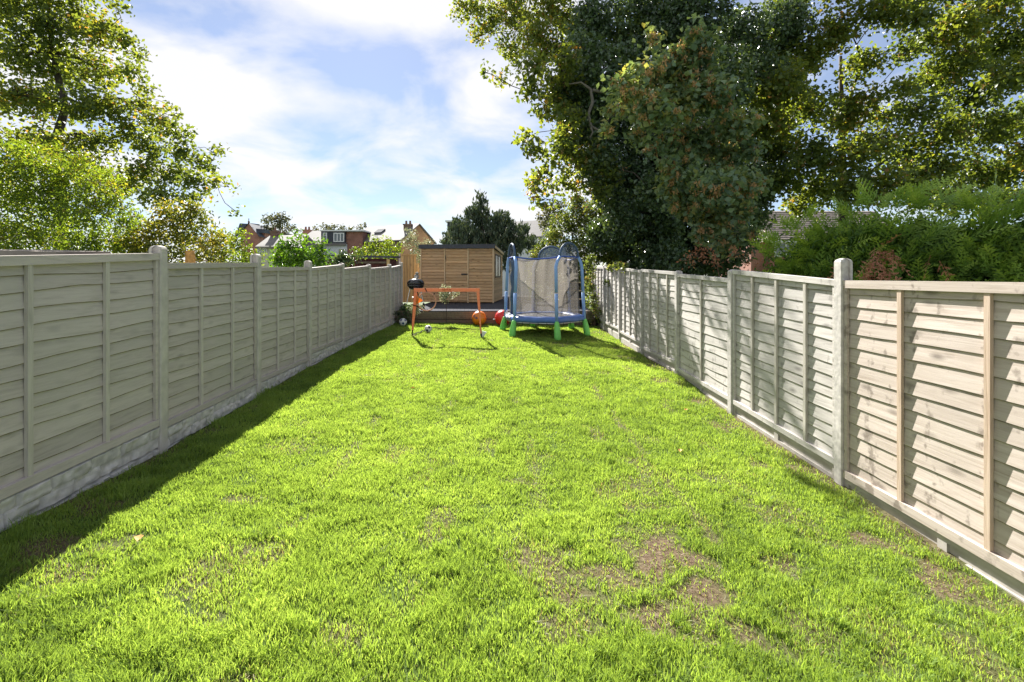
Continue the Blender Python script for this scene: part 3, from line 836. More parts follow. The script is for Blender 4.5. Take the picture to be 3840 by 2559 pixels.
def branches(base_pts, cl, r0, rmin=.012, mat='bark', parent=None, name='trunk', trunk_r=.2):
    """trunk along base_pts, then each clump joined to its nearest earlier node"""
    mb = MB()
    base = [Vector(p) for p in base_pts]
    m = len(base)
    rads = [trunk_r * (1 - .80 * i / (m - 1)) for i in range(m)]
    mb.tube(base, rads, 10)
    nodes = [(base[i], rads[i]) for i in range(m)]
    order = sorted(range(len(cl)), key=lambda i: (Vector(cl[i][:3]) - base[-1]).length)
    for i in order:
        c = Vector(cl[i][:3])
        best = min(range(len(nodes)), key=lambda k: (nodes[k][0] - c).length + .9 * max(0, nodes[k][0].z - c.z) + (0 if k >= m // 2 else 2.0))
        p, pr = nodes[best]
        L = (c - p).length
        ra = min(r0, pr * .75); rb = max(rmin, ra * .5)
        jit = Vector(RNG.normal(0, .09 * L, 3)); jit.z += .08 * L
        q1 = p.lerp(c, .35) + jit * .7; q2 = p.lerp(c, .7) + jit
        mb.tube([p, q1, q2, c], [ra, ra * .85, (ra + rb) / 2 * .9, rb], 6, cap=False)
        nodes += [(q1, ra * .85), (q2, (ra + rb) / 2 * .9), (c, rb)]
        # side twigs
        for k in range(4):
            dv = Vector(RNG.normal(0, 1, 3)); dv.z = abs(dv.z) * .6
            e = c + dv.normalized() * cl[i][3] * .85
            mb.tube([c, c.lerp(e, .5) + Vector(RNG.normal(0, .06 * cl[i][3], 3)), e], [rb * .8, rb * .5, rb * .25], 4, cap=False)
    return mb.build(name, mat, parent, smooth=True)

# ------------------------------------------------------------------ trees and shrubs on the left
LS = [(30, 20, 75), (100, 60, 75), (170, 40, 65), (230, 75, 58), (290, 95, 34), (60, 130, 75), (140, 150, 75), (220, 160, 60), (300, 165, 34), (316, 125, 20), (40, 220, 65), (110, 240, 55), (190, 240, 62), (260, 250, 52),
      (325, 240, 36), (360, 275, 36), (400, 305, 38), (300, 310, 50), (225, 330, 50), (350, 345, 44), (420, 355, 36), (462, 372, 28), (492, 352, 15), (512, 346, 8), (390, 400, 46), (320, 400, 50), (448, 420, 34), (497, 420, 20), (526, 430, 11),
      (280, 430, 48), (368, 450, 44), (428, 460, 26), (541, 486, 8), (470, 445, 14), (478, 385, 18), (0, -60, 85), (120, -60, 80), (225, -45, 45), (-90, 90, 100), (-60, 220, 80), (180, 380, 45), (270, 20, 22), (338, 205, 18), (60, 330, 60), (130, 330, 50), (382, 240, 12), (404, 262, 8)]
c_ls = px_clumps(LS, 17.5, 1.6, .45, .18)
root = thing('sycamore_tree', 'tall olive green sycamore with thin airy crown, rising behind the left fence', 'tree', (-17.0, 17.5, -.55))
tp = at(135, 420, 17.5)
branches([(tp.x, 17.5, -.6), (tp.x + .1, 17.5, 2.2), (tp.x, 17.6, 4.2), at(130, 320, 17.6), at(150, 250, 17.6), at(120, 120, 17.6), at(110, 0, 17.6)], c_ls, .10, .014, 'bark', root, 'trunk', .27)
tw, tt, ow = clump_twigs(c_ls, 112, .55, .75)
leaf_mesh('crown', [leaves(tw, tt, 7, .24, .155, .125, .5, ow)], 'syc', root)

LB = [(10, 372, 66), (80, 388, 60), (150, 402, 58), (200, 398, 42), (230, 425, 46), (40, 450, 80), (130, 460, 70), (210, 480, 62), (262, 475, 36), (290, 515, 34), (90, 540, 80), (180, 550, 66), (250, 555, 50), (20, 560, 70), (-60, 420, 90), (-60, 540, 80), (60, 345, 26), (125, 350, 24), (188, 362, 18), (248, 405, 16), (306, 498, 14)]
c_lb = px_clumps(LB, 8.2, .9, .62, .14)
root = thing('leafy_shrub', 'big bright green shrub leaning over the left fence at the photo edge', 'shrub', (-8, 8.2, -.55))
branches([(-7.6, 8.3, -.6), (-7.6, 8.3, 1.0), (-7.7, 8.2, 1.9)], c_lb, .04, .008, 'twigs', root, 'stem', .07)
tw, tt, ow = clump_twigs(c_lb, 560, .4, .85)
# leaf tint rises with height
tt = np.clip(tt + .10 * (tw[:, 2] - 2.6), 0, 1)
leaf_mesh('foliage', [leaves(tw, tt, 8, .11, .075, .034, .7, ow, droop=.5)], 'bright', root)

YB = [(330, 545, 46), (390, 520, 46), (438, 512, 42), (485, 555, 40), (340, 590, 44), (420, 580, 46), (480, 600, 36), (380, 490, 26), (300, 560, 40), (440, 480, 22), (505, 575, 24)]
c_yb = px_clumps(YB, 9.4, .5, .55, .2)
root = thing('pruned_shrub', 'yellow green shrub with an orange freshly cut stump, behind the second left fence panel', 'shrub', (-6.6, 9.4, -.55))
tp = at(437, 610, 9.0)
branches([(tp.x + .05, 9.2, -.6), (tp.x, 9.15, 1.0), (tp.x - .2, 9.3, 1.9)], c_yb, .035, .007, 'twigs', root, 'stem', .06)
mb = MB(); a = at(437, 612, 8.95); b = at(436, 577, 8.95)
mb.tube([(a.x, 8.95, -.6), a, (b + a) / 2 + Vector((.01, 0, 0)), b], [.10, .09, .085, .075], 12)
mb.build('cut_stump', 'cutwood', root, smooth=False)
tw, tt, ow = clump_twigs(c_yb, 560, .36, .9)
leaf_mesh('foliage', [leaves(tw, tt, 7, .13, .085, .045, .6, ow)], 'yellowish', root)
GB = [(545, 560, 26), (572, 590, 24), (530, 590, 28), (555, 540, 12), (590, 600, 12), (560, 600, 20), (515, 545, 16)]
c_gb = px_clumps(GB, 10.6, .4, .6, .1)
root = thing('rounded_shrub', 'small rounded vivid green shrub right of the yellow one behind the left fence', 'shrub', (-6.2, 10.6, -.55))
branches([(-6.2, 10.6, -.6), (-6.2, 10.6, 1.2)], c_gb, .03, .006, 'twigs', root, 'stem', .05)
tw, tt, ow = clump_twigs(c_gb, 520, .35, .9)
leaf_mesh('foliage', [leaves(tw, tt, 8, .11, .08, .04, .6, ow)], 'bright', root)
LA = [(636, 592, 24), (668, 580, 28), (705, 588, 28), (740, 592, 22), (690, 556, 15), (655, 562, 16), (732, 566, 13), (690, 600, 30), (655, 606, 24), (725, 606, 24), (683, 540, 8), (742, 556, 7)]
c_la = px_clumps(LA, 11.4, .4, .6, .12)
root = thing('laurel_bush', 'glossy light green laurel bush behind the left fence in front of the cream house', 'shrub', (-5.2, 11.4, -.55))
branches([(-5.2, 11.4, -.6), (-5.2, 11.4, 1.2)], c_la, .03, .006, 'twigs', root, 'stem', .05)
tw, tt, ow = clump_twigs(c_la, 380, .4, .95)
leaf_mesh('foliage', [leaves(tw, tt, 7, .13, .115, .05, .7, ow)], 'laurel', root)
CR = [(785, 592, 17), (800, 600, 15), (775, 604, 16), (812, 590, 8), (830, 588, 5)]
c_cr = px_clumps(CR, 15.6, .15, .55, .1)
root = thing('climbing_plant', 'dark creeper hanging over the left end of the dark red shed', 'climber', (-5.7, 15.6, -.55))
branches([(-5.7, 15.7, -.6), (-5.7, 15.7, 1.6)], c_cr, .02, .006, 'twigs', root, 'stem', .03)
tw, tt, ow = clump_twigs(c_cr, 420, .4, .9)
leaf_mesh('foliage', [leaves(tw, tt, 7, .12, .11, .06, .5, ow)], 'ivy', root)
MS = [(828, 575, 15), (858, 568, 18), (890, 566, 18), (912, 572, 14), (840, 588, 18), (880, 585, 20), (908, 590, 14), (862, 552, 9), (892, 550, 9)]
c_ms = px_clumps(MS, 24, .6, .6, .1)
root = thing('garden_bush', 'mid green bush between the dark red shed and the brick house', 'shrub', (-6.8, 24, -.55))
branches([(-6.8, 24, -.6), (-6.8, 24, 1.8)], c_ms, .05, .01, 'twigs', root, 'stem', .08)
tw, tt, ow = clump_twigs(c_ms, 160, .4, .9)
leaf_mesh('foliage', [leaves(tw, tt, 8, .16, .14, .07, .6, ow)], 'bright', root)
VS = [(945, 548, 16), (962, 565, 20), (978, 585, 16), (952, 590, 16), (935, 560, 12), (968, 600, 16), (985, 560, 10), (938, 532, 8)]
c_vs = px_clumps(VS, 23, .5, .5, .15)
root = thing('variegated_bush', 'pale silvery bush standing left of the timber shed roof', 'shrub', (-4.7, 23, -.55))
branches([(-4.7, 23, -.6), (-4.7, 23, 1.8)], c_vs, .05, .01, 'twigs', root, 'stem', .08)
tw, tt, ow = clump_twigs(c_vs, 170, .4, .9)
leaf_mesh('foliage', [leaves(tw, tt, 8, .15, .12, .055, .6, ow)], 'pale_leaf', root)

# far trees
FT = [(620, 505, 14), (640, 497, 14), (655, 506, 14), (628, 520, 14), (612, 525, 10), (648, 525, 14), (668, 520, 9), (640, 512, 16), (676, 527, 6), (608, 510, 7), (690, 530, 6), (630, 540, 14), (655, 542, 12)]
c_ft = px_clumps(FT, 62, 1.2, .5, .12)
root = thing('round_topped_tree', 'distant round topped tree between the red gabled house and the grey dormer', 'tree', (-31, 62, -.55))
branches([(-31.2, 62, -.6), (-31.2, 62, 3.5), at(640, 535, 62)], c_ft, .13, .03, 'bark', root, 'trunk', .3)
tw, tt, ow = clump_twigs(c_ft, 26, .45, .85)
leaf_mesh('crown', [leaves(tw, tt, 8, .36, .30, .22, .5, ow)], 'haze_tree', root)
FB = [(725, 527, 8), (745, 523, 9), (765, 524, 9), (785, 526, 8), (805, 526, 7), (825, 524, 7), (840, 522, 7), (755, 532, 9), (800, 533, 8)]
c_fb = px_clumps(FB, 85, 2, .55, .15)
root = thing('tree_line', 'brownish low line of distant trees over the dormer roof', 'trees', (-33, 85, -.55))
branches([(-33, 85, -.6), (-33, 85, 6)], c_fb, .12, .04, 'bark', root, 'trunk', .3)
tw, tt, ow = clump_twigs(c_fb, 16, .45, .9)
leaf_mesh('crown', [leaves(tw, tt + .15, 8, .5, .42, .3, .5, ow)], 'haze_tree', root)

# dark upright conifer behind the shed
YW = [(1105, 478, 17), (1100, 515, 34), (1062, 545, 34), (1150, 530, 36), (1190, 548, 30), (1216, 562, 18), (1030, 558, 16), (1120, 560, 45), (1085, 495, 16), (1145, 503, 14), (1104, 456, 8), (1170, 515, 12), (1050, 520, 10), (1205, 530, 10), (1160, 575, 40), (1080, 575, 40), (1230, 580, 14)]
c_yw = px_clumps(YW, 27, .8, .4, .12)
root = thing('dark_conifer', 'dark pointed conifer standing right behind the timber shed', 'tree', (-1.6, 27, -.55))
branches([(-1.6, 27, -.6), (-1.6, 27, 3), at(1105, 480, 27)], c_yw, .06, .02, 'bark', root, 'trunk', .2)
tw, tt, ow = clump_twigs(c_yw, 170, .36, 1.15)
# upright sprays
def uprights(tw, tt, per, ln, wd, tilt=.35):
    n = len(tw) * per
    c = np.repeat(tw, per, 0) + RNG.normal(0, .07, (n, 3))
    ax = RNG.normal(0, tilt, (n, 3)); ax[:, 2] += 1; ax /= np.linalg.norm(ax, axis=1)[:, None]
    sd = np.cross(ax, RNG.normal(0, 1, (n, 3))); sd /= np.linalg.norm(sd, axis=1)[:, None]
    l = ln * (.6 + .8 * RNG.random(n))[:, None]; w = wd * (.7 + .6 * RNG.random(n))[:, None]
    P = np.zeros((n, 4, 3)); P[:, 0] = c; P[:, 1] = c + ax * l * .5 - sd * w; P[:, 2] = c + ax * l; P[:, 3] = c + ax * l * .5 + sd * w
    t = np.clip(np.repeat(tt, per) + RNG.normal(0, .18, n), 0, 1)
    return P.reshape(-1, 3), np.repeat(t, 4)
leaf_mesh('crown', [uprights(tw, tt, 8, .26, .045)], 'yew', root)

# ------------------------------------------------------------------ right hand trees
IV = [(1330, 180, 50), (1330, 255, 55), (1350, 330, 55), (1385, 270, 70), (1400, 170, 70), (1420, 420, 66), (1450, 330, 80), (1480, 220, 80), (1480, 440, 80), (1420, 500, 56), (1460, 545, 60), (1530, 560, 62), (1590, 575, 60), (1560, 310, 90), (1620, 400, 80), (1640, 500, 70),
      (1560, 450, 80), (1690, 560, 48), (1550, 120, 90), (1650, 200, 80), (1700, 300, 70), (1440, 70, 70), (1600, 30, 80), (1700, 90, 70), (1520, 10, 70), (1700, 420, 60), (1730, 500, 40), (1380, 390, 50), (1390, 540, 40), (1750, 180, 55), (1650, 600, 44), (1560, 610, 50), (1470, 600, 46), (1765, 100, 55, 0, 2), (1785, 250, 60, 0, 2), (1775, 380, 55, 0, 2), (1740, 440, 46), (1800, 60, 55, 0, 2), (1800, 170, 50, 0, 2), (1300, 215, 36), (1312, 300, 34), (1350, 120, 46), (1360, 50, 50), (1500, 590, 40, 0, -1.6), (1530, 540, 44, 0, -1.6), (1510, 490, 44, 0, -1.6), (1540, 600, 40, 0, -1.6), (1480, 560, 36, 0, -1.6), (1500, 440, 40, 0, -1.6)]
c_iv = px_clumps(IV, 17.2, 1.5, .5, .2)
root = thing('ivy_clad_tree', 'huge dark tree smothered in ivy behind the middle of the right fence', 'tree', (5.4, 17.2, -.55))
branches([(5.4, 17.2, -.6), (5.5, 17.2, 2.5), (5.6, 17.3, 5.5), (5.7, 17.3, 8.5), (5.8, 17.3, 11.5)], c_iv, .16, .02, 'bark', root, 'trunk', .5)
tw, tt, ow = clump_twigs(c_iv, 330, .34, 1.05)
leaf_mesh('crown', [leaves(tw, tt, 9, .19, .135, .115, .35, ow, droop=.6)], 'ivy', root)
# crooked bare limb hanging in front of the ivy
mb = MB()
P1 = [at(*p, 15.3) for p in ((1305, 194), (1335, 190), (1357, 205), (1362, 235), (1352, 262), (1358, 290), (1375, 300), (1384, 315))]
mb.tube(P1, [.02, .035, .05, .055, .05, .045, .035, .02], 7)
mb.tube([at(1362, 207, 15.3), at(1380, 212, 15.4), at(1420, 205, 16)], [.05, .05, .05], 6)
mb.tube([at(1358, 292, 15.3), at(1362, 305, 15.3), at(1355, 318, 15.2)], [.04, .03, .02], 6)
mb.build('bare_limb', 'pale_branch', root, smooth=True)

SF = [(1080, 20, 40), (1130, 45, 42), (1190, 40, 48), (1105, 82, 24), (1180, 110, 38), (1235, 85, 54), (1215, 150, 42), (1150, 182, 18), (1222, 205, 32), (1118, 168, 10), (1270, 30, 60), (1330, 60, 58), (1255, 262, 32), (1300, 300, 28), (1208, 318, 20), (1232, 345, 30), (1285, 345, 36), (1345, 370, 46), (1255, 400, 34), (1300, 425, 36), (1238, 440, 24), (1195, 322, 10), (1395, 400, 40), (1375, 440, 32), (1170, -30, 60), (1280, -50, 70), (1075, -30, 40), (1290, 120, 44), (1262, 460, 20), (1225, 425, 16)]
SF += [(1270, 185, 30), (1255, 225, 26), (1285, 240, 28), (1250, 125, 30), (1300, 130, 40), (1300, 190, 34), (1320, 260, 30), (1310, 350, 30)]
SF = [(a_, b_, r_, 0, -4.6 if b_ > 128 else (4.0 if a_ < 1200 else 0)) for a_, b_, r_ in SF if (a_, b_) != (1075, -30)]
c_sf = px_clumps(SF, 20.0, .7, .48, .16)
root = thing('overhanging_sycamore', 'sycamore whose ragged olive lobes hang out left of the ivy clad tree', 'tree', (4.3, 20.5, -.55))
branches([(4.6, 20.6, -.6), (4.5, 20.6, 3), (4.0, 20.5, 6), (3.4, 20.4, 9), (2.6, 20.3, 12.5)], c_sf, .12, .016, 'bark', root, 'trunk', .35)
tw, tt, ow = clump_twigs(c_sf, 95, .45, .8)
leaf_mesh('crown', [leaves(tw, tt, 8, .25, .17, .145, .5, ow)], 'syc', root)
k = RNG.random(len(tw)) < .12
leaf_mesh('seed_bunch', [leaves(tw[k] + np.array([0, -.1, -.08]), tt[k], 9, .10, .075, .03, 0, None, droop=1.0)], 'keys', root)

SN = [(1480, 175, 46), (1555, 150, 55), (1620, 115, 44), (1560, 230, 66), (1640, 215, 58), (1690, 290, 46), (1500, 255, 54), (1600, 320, 60), (1665, 360, 48), (1550, 330, 40), (1560, 385, 44), (1640, 430, 54), (1700, 430, 44), (1580, 470, 44), (1540, 430, 34), (1640, 500, 40), (1690, 490, 36), (1450, 215, 30), (1420, 200, 20), (1600, 75, 24), (1440, 250, 24), (1610, 540, 26)]
SN += [(1400, 250, 20), (1390, 300, 16), (1470, 310, 24), (1500, 90, 20), (1720, 350, 30), (1740, 420, 26), (1500, 340, 24), (1660, 560, 30), (1720, 540, 24)]
c_sn = px_clumps(SN, 11.4, 1.1, .62, .2)
root = thing('drooping_sycamore', 'blue green sycamore boughs thick with orange brown seed bunches in front of the ivy', 'tree', (6.2, 12.4, -.55))
branches([(8.0, 18.2, -.6), (8.0, 18.1, 2), (7.6, 17.2, 4), (6.6, 15.2, 6), (5.4, 12.6, 7.4)], c_sn, .07, .012, 'bark', root, 'trunk', .2)
tw, tt, ow = clump_twigs(c_sn, 250, .45, .75)
leaf_mesh('crown', [leaves(tw, tt, 8, .18, .155, .13, .8, ow, droop=.4)], 'syc_dark', root)
k = RNG.random(len(tw)) < .24
leaf_mesh('seed_bunch', [leaves(tw[k] + np.array([0, -.14, -.06]), tt[k], 18, .085, .085, .034, 0, None, droop=1.2)], 'keys', root)

SR = [(1790, 60, 60), (1850, 130, 60), (1920, 70, 65), (1980, 150, 50), (1800, 200, 60), (1870, 240, 60), (1950, 270, 60), (1800, 330, 56), (1870, 350, 60), (1940, 370, 60), (2010, 330, 55), (1880, 430, 50), (1960, 440, 60), (2040, 430, 60), (2080, 350, 60), (2110, 260, 50), (2150, 180, 56), (2130, 90, 60), (2200, 60, 60), (2270, 30, 70), (2200, 150, 60), (2260, 130, 60), (2330, 90, 60), (2320, 180, 60), (2230, 230, 60), (2180, 300, 55), (2260, 310, 60), (2330, 280, 60), (2150, 390, 60), (2230, 400, 60), (2310, 400, 60), (2380, 350, 60), (2120, 450, 50), (2200, 460, 50), (2290, 470, 50), (2370, 460, 50), (1830, -20, 60), (1950, -40, 60), (2090, 0, 50), (2180, -40, 60), (2330, -50, 60), (1760, 120, 50), (1765, 290, 50), (1800, 420, 44), (2400, 150, 70), (2080, 120, 24), (1840, 470, 40), (2410, 260, 60), (2050, 40, 44), (2075, 205, 36), (2040, 265, 36), (2095, 400, 40), (2020, 20, 40), (2110, 40, 40), (1990, 230, 36), (1760, 210, 40)]
c_sr = px_clumps(SR, 17.5, 2.0, .40, .2)
root = thing('broad_sycamore', 'broad sycamore filling the top right corner, blue sky showing through its crown', 'tree', (13.0, 17.8, -.55))
branches([(14.6, 20.2, -.6), (14.5, 20.2, 2.5), (14.4, 20.1, 5), (14.3, 20, 8), (14.1, 19.8, 11)], c_sr, .09, .014, 'bark', root, 'trunk', .30)
tw, tt, ow = clump_twigs(c_sr, 125, .5, .78)
leaf_mesh('crown', [leaves(tw, tt, 8, .26, .165, .14, .5, ow)], 'syc', root)
k = RNG.random(len(tw)) < .06
leaf_mesh('seed_bunch', [leaves(tw[k] + np.array([0, -.1, -.08]), tt[k], 9, .10, .08, .032, 0, None, droop=1.0)], 'keys', root)

# brambles and ivy between the trampoline and the big tree
BR = [(1330, 490, 34), (1295, 520, 32), (1345, 535, 40), (1385, 520, 36), (1255, 570, 24), (1300, 580, 36), (1355, 580, 38), (1400, 575, 34), (1325, 460, 22), (1275, 545, 24), (1240, 590, 24), (1420, 560, 36), (1410, 600, 30), (1300, 612, 30), (1340, 620, 30), (1370, 480, 28), (1260, 610, 26), (1232, 612, 20), (1228, 640, 20), (1262, 645, 24), (1310, 650, 30), (1350, 655, 26), (1290, 680, 24), (1240, 670, 20), (1330, 690, 26)]
c_br = px_clumps(BR, 18.6, .8, .55, .16)
root = thing('bramble_thicket', 'sunlit tangle of pale green brambles behind the trampoline under the big tree', 'shrub', (2.6, 18.6, -.2))
branches([(2.8, 18.7, -.4), (2.8, 18.7, 1.5)], c_br, .04, .008, 'twigs', root, 'stem', .06)
tw, tt, ow = clump_twigs(c_br, 330, .4, .9)
leaf_mesh('foliage', [leaves(tw, tt, 8, .16, .12, .075, .6, ow)], 'bramble', root)
OB = [(1262, 488, 22), (1285, 478, 22), (1240, 500, 10), (1300, 500, 20), (1272, 505, 20), (1255, 515, 18)]
c_ob = px_clumps(OB, 34, .6, .55, .15)
root = thing('olive_brown_tree', 'dull olive brown tree beyond the brambles, beside the white roof', 'tree', (3, 34, -.55))
branches([(3.2, 34, -.6), (3.2, 34, 3), at(1275, 500, 34)], c_ob, .06, .02, 'bark', root, 'trunk', .16)
tw, tt, ow = clump_twigs(c_ob, 60, .45, .9)
leaf_mesh('crown', [leaves(tw, tt + .1, 8, .26, .2, .14, .5, ow)], 'haze_tree', root)
IC = [(1357, 596, 13), (1358, 618, 12), (1356, 640, 12), (1358, 662, 11), (1362, 684, 12), (1350, 606, 10), (1366, 700, 12), (1374, 716, 11), (1360, 722, 10), (1352, 740, 9), (1380, 735, 9), (1388, 622, 5), (1402, 620, 6), (1418, 618, 7), (1438, 618, 7), (1452, 616, 7), (1470, 622, 6), (1408, 655, 4), (1375, 612, 6)]
c_ic = px_clumps(IC, 14.4, .25, .6, .15)
c_ic = [(x, y, z, r, t) if k < 11 else (2.74 + .1 * RNG.random(), 11.4 + .22 * (k % 9), 1.80 + .05 * RNG.random() - (.45 if k == 17 else 0), .10, t) for k, (x, y, z, r, t) in enumerate(c_ic)]
root = thing('trailing_ivy', 'pale ivy climbing the far end of the right fence and trailing along its top', 'climber', (2.6, 14.6, .2))
branches([(2.6, 14.7, .1), (2.58, 14.7, 1.0), (2.58, 14.7, 1.9)], c_ic[:11], .02, .006, 'twigs', root, 'stem', .03)
tw, tt, ow = clump_twigs(c_ic, 900, .45, 1.0)
leaf_mesh('foliage', [leaves(tw, tt, 7, .07, .07, .055, .6, ow)], 'bramble', root)

# dead brown twiggy growth under the big tree, over the right fence
DB = [(1600, 590, 22), (1640, 600, 22), (1575, 600, 16), (1690, 585, 18), (1730, 600, 18), (1620, 575, 14)]
c_db = px_clumps(DB, 10.5, .4, .5, .2)
root = thing('dry_undergrowth', 'brown dead undergrowth showing above the right fence below the ivy', 'shrub', (4.6, 10.5, -.55))
branches([(4.8, 10.6, -.6), (4.8, 10.6, 1.2)], c_db, .03, .006, 'twigs', root, 'stem', .04)
tw, tt, ow = clump_twigs(c_db, 200, .5, .9)
leaf_mesh('foliage', [leaves(tw, tt, 5, .14, .08, .04, .2, ow)], 'deadspray', root)

# ------------------------------------------------------------------ cypress hedge behind the right fence
def sprays(bases, dirs, lens, tints, nsh=14, wid=.0115):
    """flat feathery sprays: a stem with alternate side shoots that fork once"""
    V, Tt = [], []
    for b, d, L, t in zip(bases, dirs, lens, tints):
        d = d / np.linalg.norm(d)
        s = np.cross(d, RNG.normal(0, 1, 3) + np.array([0, 0, 1.2])); s /= np.linalg.norm(s)
        nrm = np.cross(s, d)
        u = np.linspace(.12, 1, nsh)
        bend = -.16 * L * (u ** 2)
        P = b + d[None] * (L * u)[:, None] + np.array([0, 0, 1])[None] * bend[:, None]
        sg = np.where(np.arange(nsh) % 2 == 0, 1, -1)
        sl = L * .34 * (1.08 - u) * (.75 + .5 * RNG.random(nsh)) + .02
        sdv = (d[None] * .75 + s[None] * sg[:, None] + nrm[None] * RNG.normal(0, .18, nsh)[:, None]); sdv /= np.linalg.norm(sdv, axis=1)[:, None]
        E = P + sdv * sl[:, None]
        segs = [(P, E, u)]
        for fr, sg2 in ((.3, 1), (.45, -1), (.62, 1), (.78, -1)):
            A = P + sdv * (sl * fr)[:, None]
            dv = sdv * .8 + (s[None] * .55 * sg2 + d[None] * .3); dv /= np.linalg.norm(dv, axis=1)[:, None]
            segs.append((A, A + dv * (sl * .42 * (1.15 - fr))[:, None], u))
        segs.append((np.vstack([b[None], P[:-1]]), P, u))
        for A, B, uu in segs:
            ax = B - A; sd2 = np.cross(ax, nrm[None]); sd2 /= np.linalg.norm(sd2, axis=1)[:, None] + 1e-9
            Q = np.zeros((len(A), 4, 3)); Q[:, 0] = A; Q[:, 1] = A + ax * .45 - sd2 * wid; Q[:, 2] = B; Q[:, 3] = A + ax * .45 + sd2 * wid
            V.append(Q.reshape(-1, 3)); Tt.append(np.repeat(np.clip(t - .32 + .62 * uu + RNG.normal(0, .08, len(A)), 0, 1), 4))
    return np.concatenate(V), np.concatenate(Tt)
root = thing('cypress_hedge', 'feathery lime green cypress hedge above the nearest right fence panels', 'hedge', (5.2, 5.6, -.55))
# hedge body: top profile in x, along depth
top_pts = [(1800, 640, 7.6), (1835, 610, 7.4), (1872, 565, 7.2), (1910, 530, 7.0), (1960, 512, 6.8), (2020, 505, 6.6), (2090, 500, 6.4), (2160, 505, 6.2), (2230, 508, 6.0), (2300, 512, 5.8), (2370, 505, 5.6), (2450, 505, 5.4), (2560, 500, 5.2)]
bs, ds, ls, ts = [], [], [], []
tpx = [at(*p) for p in top_pts]
for i in range(1000):
    k = RNG.random() * (len(tpx) - 1.001); a = int(k); p = tpx[a].lerp(tpx[a + 1], k - a)
    v = RNG.random() ** .8                            # 0 top .. 1 bottom
    front = RNG.random() * .9
    z = p.z - .12 - v * (p.z - .9)
    y = p.y - front * (.25 + .75 * v) + .2
    x = p.x + RNG.normal(0, .15)
    if k < 1.5: x += .15
    bs.append(np.array([x, y, z]))
    d = np.array([RNG.normal(.05, .45), RNG.normal(-.35, .3), .55 + .35 * RNG.random() - .35 * v])
    if RNG.random() < .5: d[0] -= .45 if k < 3 else -.35
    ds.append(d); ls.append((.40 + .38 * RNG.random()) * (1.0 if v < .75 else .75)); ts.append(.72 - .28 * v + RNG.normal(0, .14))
# long leaders poking out of the top
for (vx, vy, y, dxx, L) in ((1800, 545, 7.3, -.9, .5), (1790, 560, 7.2, -1.0, .55), (1835, 520, 7.2, -.7, .5), (2000, 470, 6.6, -.5, .6), (2050, 460, 6.5, .8, .7), (2085, 455, 6.4, 1.0, .75), (2250, 470, 6.0, .9, .6), (2300, 470, 5.8, .8, .7), (2330, 475, 5.7, 1, .6), (1930, 480, 6.9, -.3, .5), (1785, 585, 7.2, -1, .5), (1815, 600, 7.0, -.9, .45), (1850, 500, 7, .4, .4), (2200, 470, 6.1, .5, .5), (1960, 478, 6.8, -.8, .5), (2030, 465, 6.6, .3, .5), (2120, 465, 6.3, -.6, .5), (2160, 460, 6.2, .9, .6), (2230, 475, 6.0, -.5, .5), (2270, 470, 5.9, .4, .6), (1900, 520, 7.0, -.8, .5), (1880, 545, 7.1, -.9, .5), (1860, 575, 7.1, -.9, .5)):
    for rep in range(4):
        p = at(vx, vy + 14, y); bs.append(np.array(p) + RNG.normal(0, .05, 3)); ds.append(np.array([dxx, -.1, .7]) + RNG.normal(0, .16, 3)); ls.append(.95 * L * (1 - .13 * rep)); ts.append(.8)
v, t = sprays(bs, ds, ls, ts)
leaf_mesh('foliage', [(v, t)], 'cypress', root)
# twiggy core, its inner leaves tinted dark as painted shade between sprays
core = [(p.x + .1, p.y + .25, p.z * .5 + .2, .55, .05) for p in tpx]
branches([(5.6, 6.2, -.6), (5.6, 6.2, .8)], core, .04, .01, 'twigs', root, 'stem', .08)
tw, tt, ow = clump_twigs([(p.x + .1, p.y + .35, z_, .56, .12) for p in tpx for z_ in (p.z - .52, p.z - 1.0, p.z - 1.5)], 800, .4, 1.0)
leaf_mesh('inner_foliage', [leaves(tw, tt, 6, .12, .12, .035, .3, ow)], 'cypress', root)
bs, ds, ls, ts = [], [], [], []
for (vx, vy, y, n_, sp) in ((2014, 572, 5.95, 7, .04), (2004, 605, 5.9, 9, .05), (1992, 628, 5.85, 6, .04), (2046, 575, 5.95, 4, .03), (2036, 620, 5.85, 4, .04), (1940, 606, 6.2, 3, .04), (2142, 606, 5.6, 3, .04)):
    for i in range(n_):
        p = at(vx, vy, y); bs.append(np.array(p) + RNG.normal(0, sp, 3)); ds.append(np.array([RNG.normal(-.2, .4), -.3, RNG.normal(-.6, .3)])); ls.append(.22 + .12 * RNG.random()); ts.append(.4 + .4 * RNG.random())
v, t = sprays(bs, ds, ls, ts, 8, .007)
leaf_mesh('dead_spray', [(v, t)], 'deadspray', root)

# plants in the raised bed
cl = [(-3.36 + .09 * math.sin(k * 3), 14.5 + .1 * k, .52, .17, .35) for k in range(8)]
tw, tt, ow = clump_twigs(cl, 900, .5, .6)
f = leaf_mesh('plants', [leaves(tw, tt, 6, .08, .09, .03, .5, ow)], 'ivy', bed); f['kind'] = 'stuff'
cl = [(-3.36 + .2 * math.sin(k * 3), 14.36, .15 + .08 * (k % 5), .12, .4) for k in range(10)]
tw, tt, ow = clump_twigs(cl, 700, .5, .8)
f = leaf_mesh('plants', [leaves(tw, tt, 5, .07, .07, .03, .5, ow)], 'ivy', bed); f['kind'] = 'stuff'

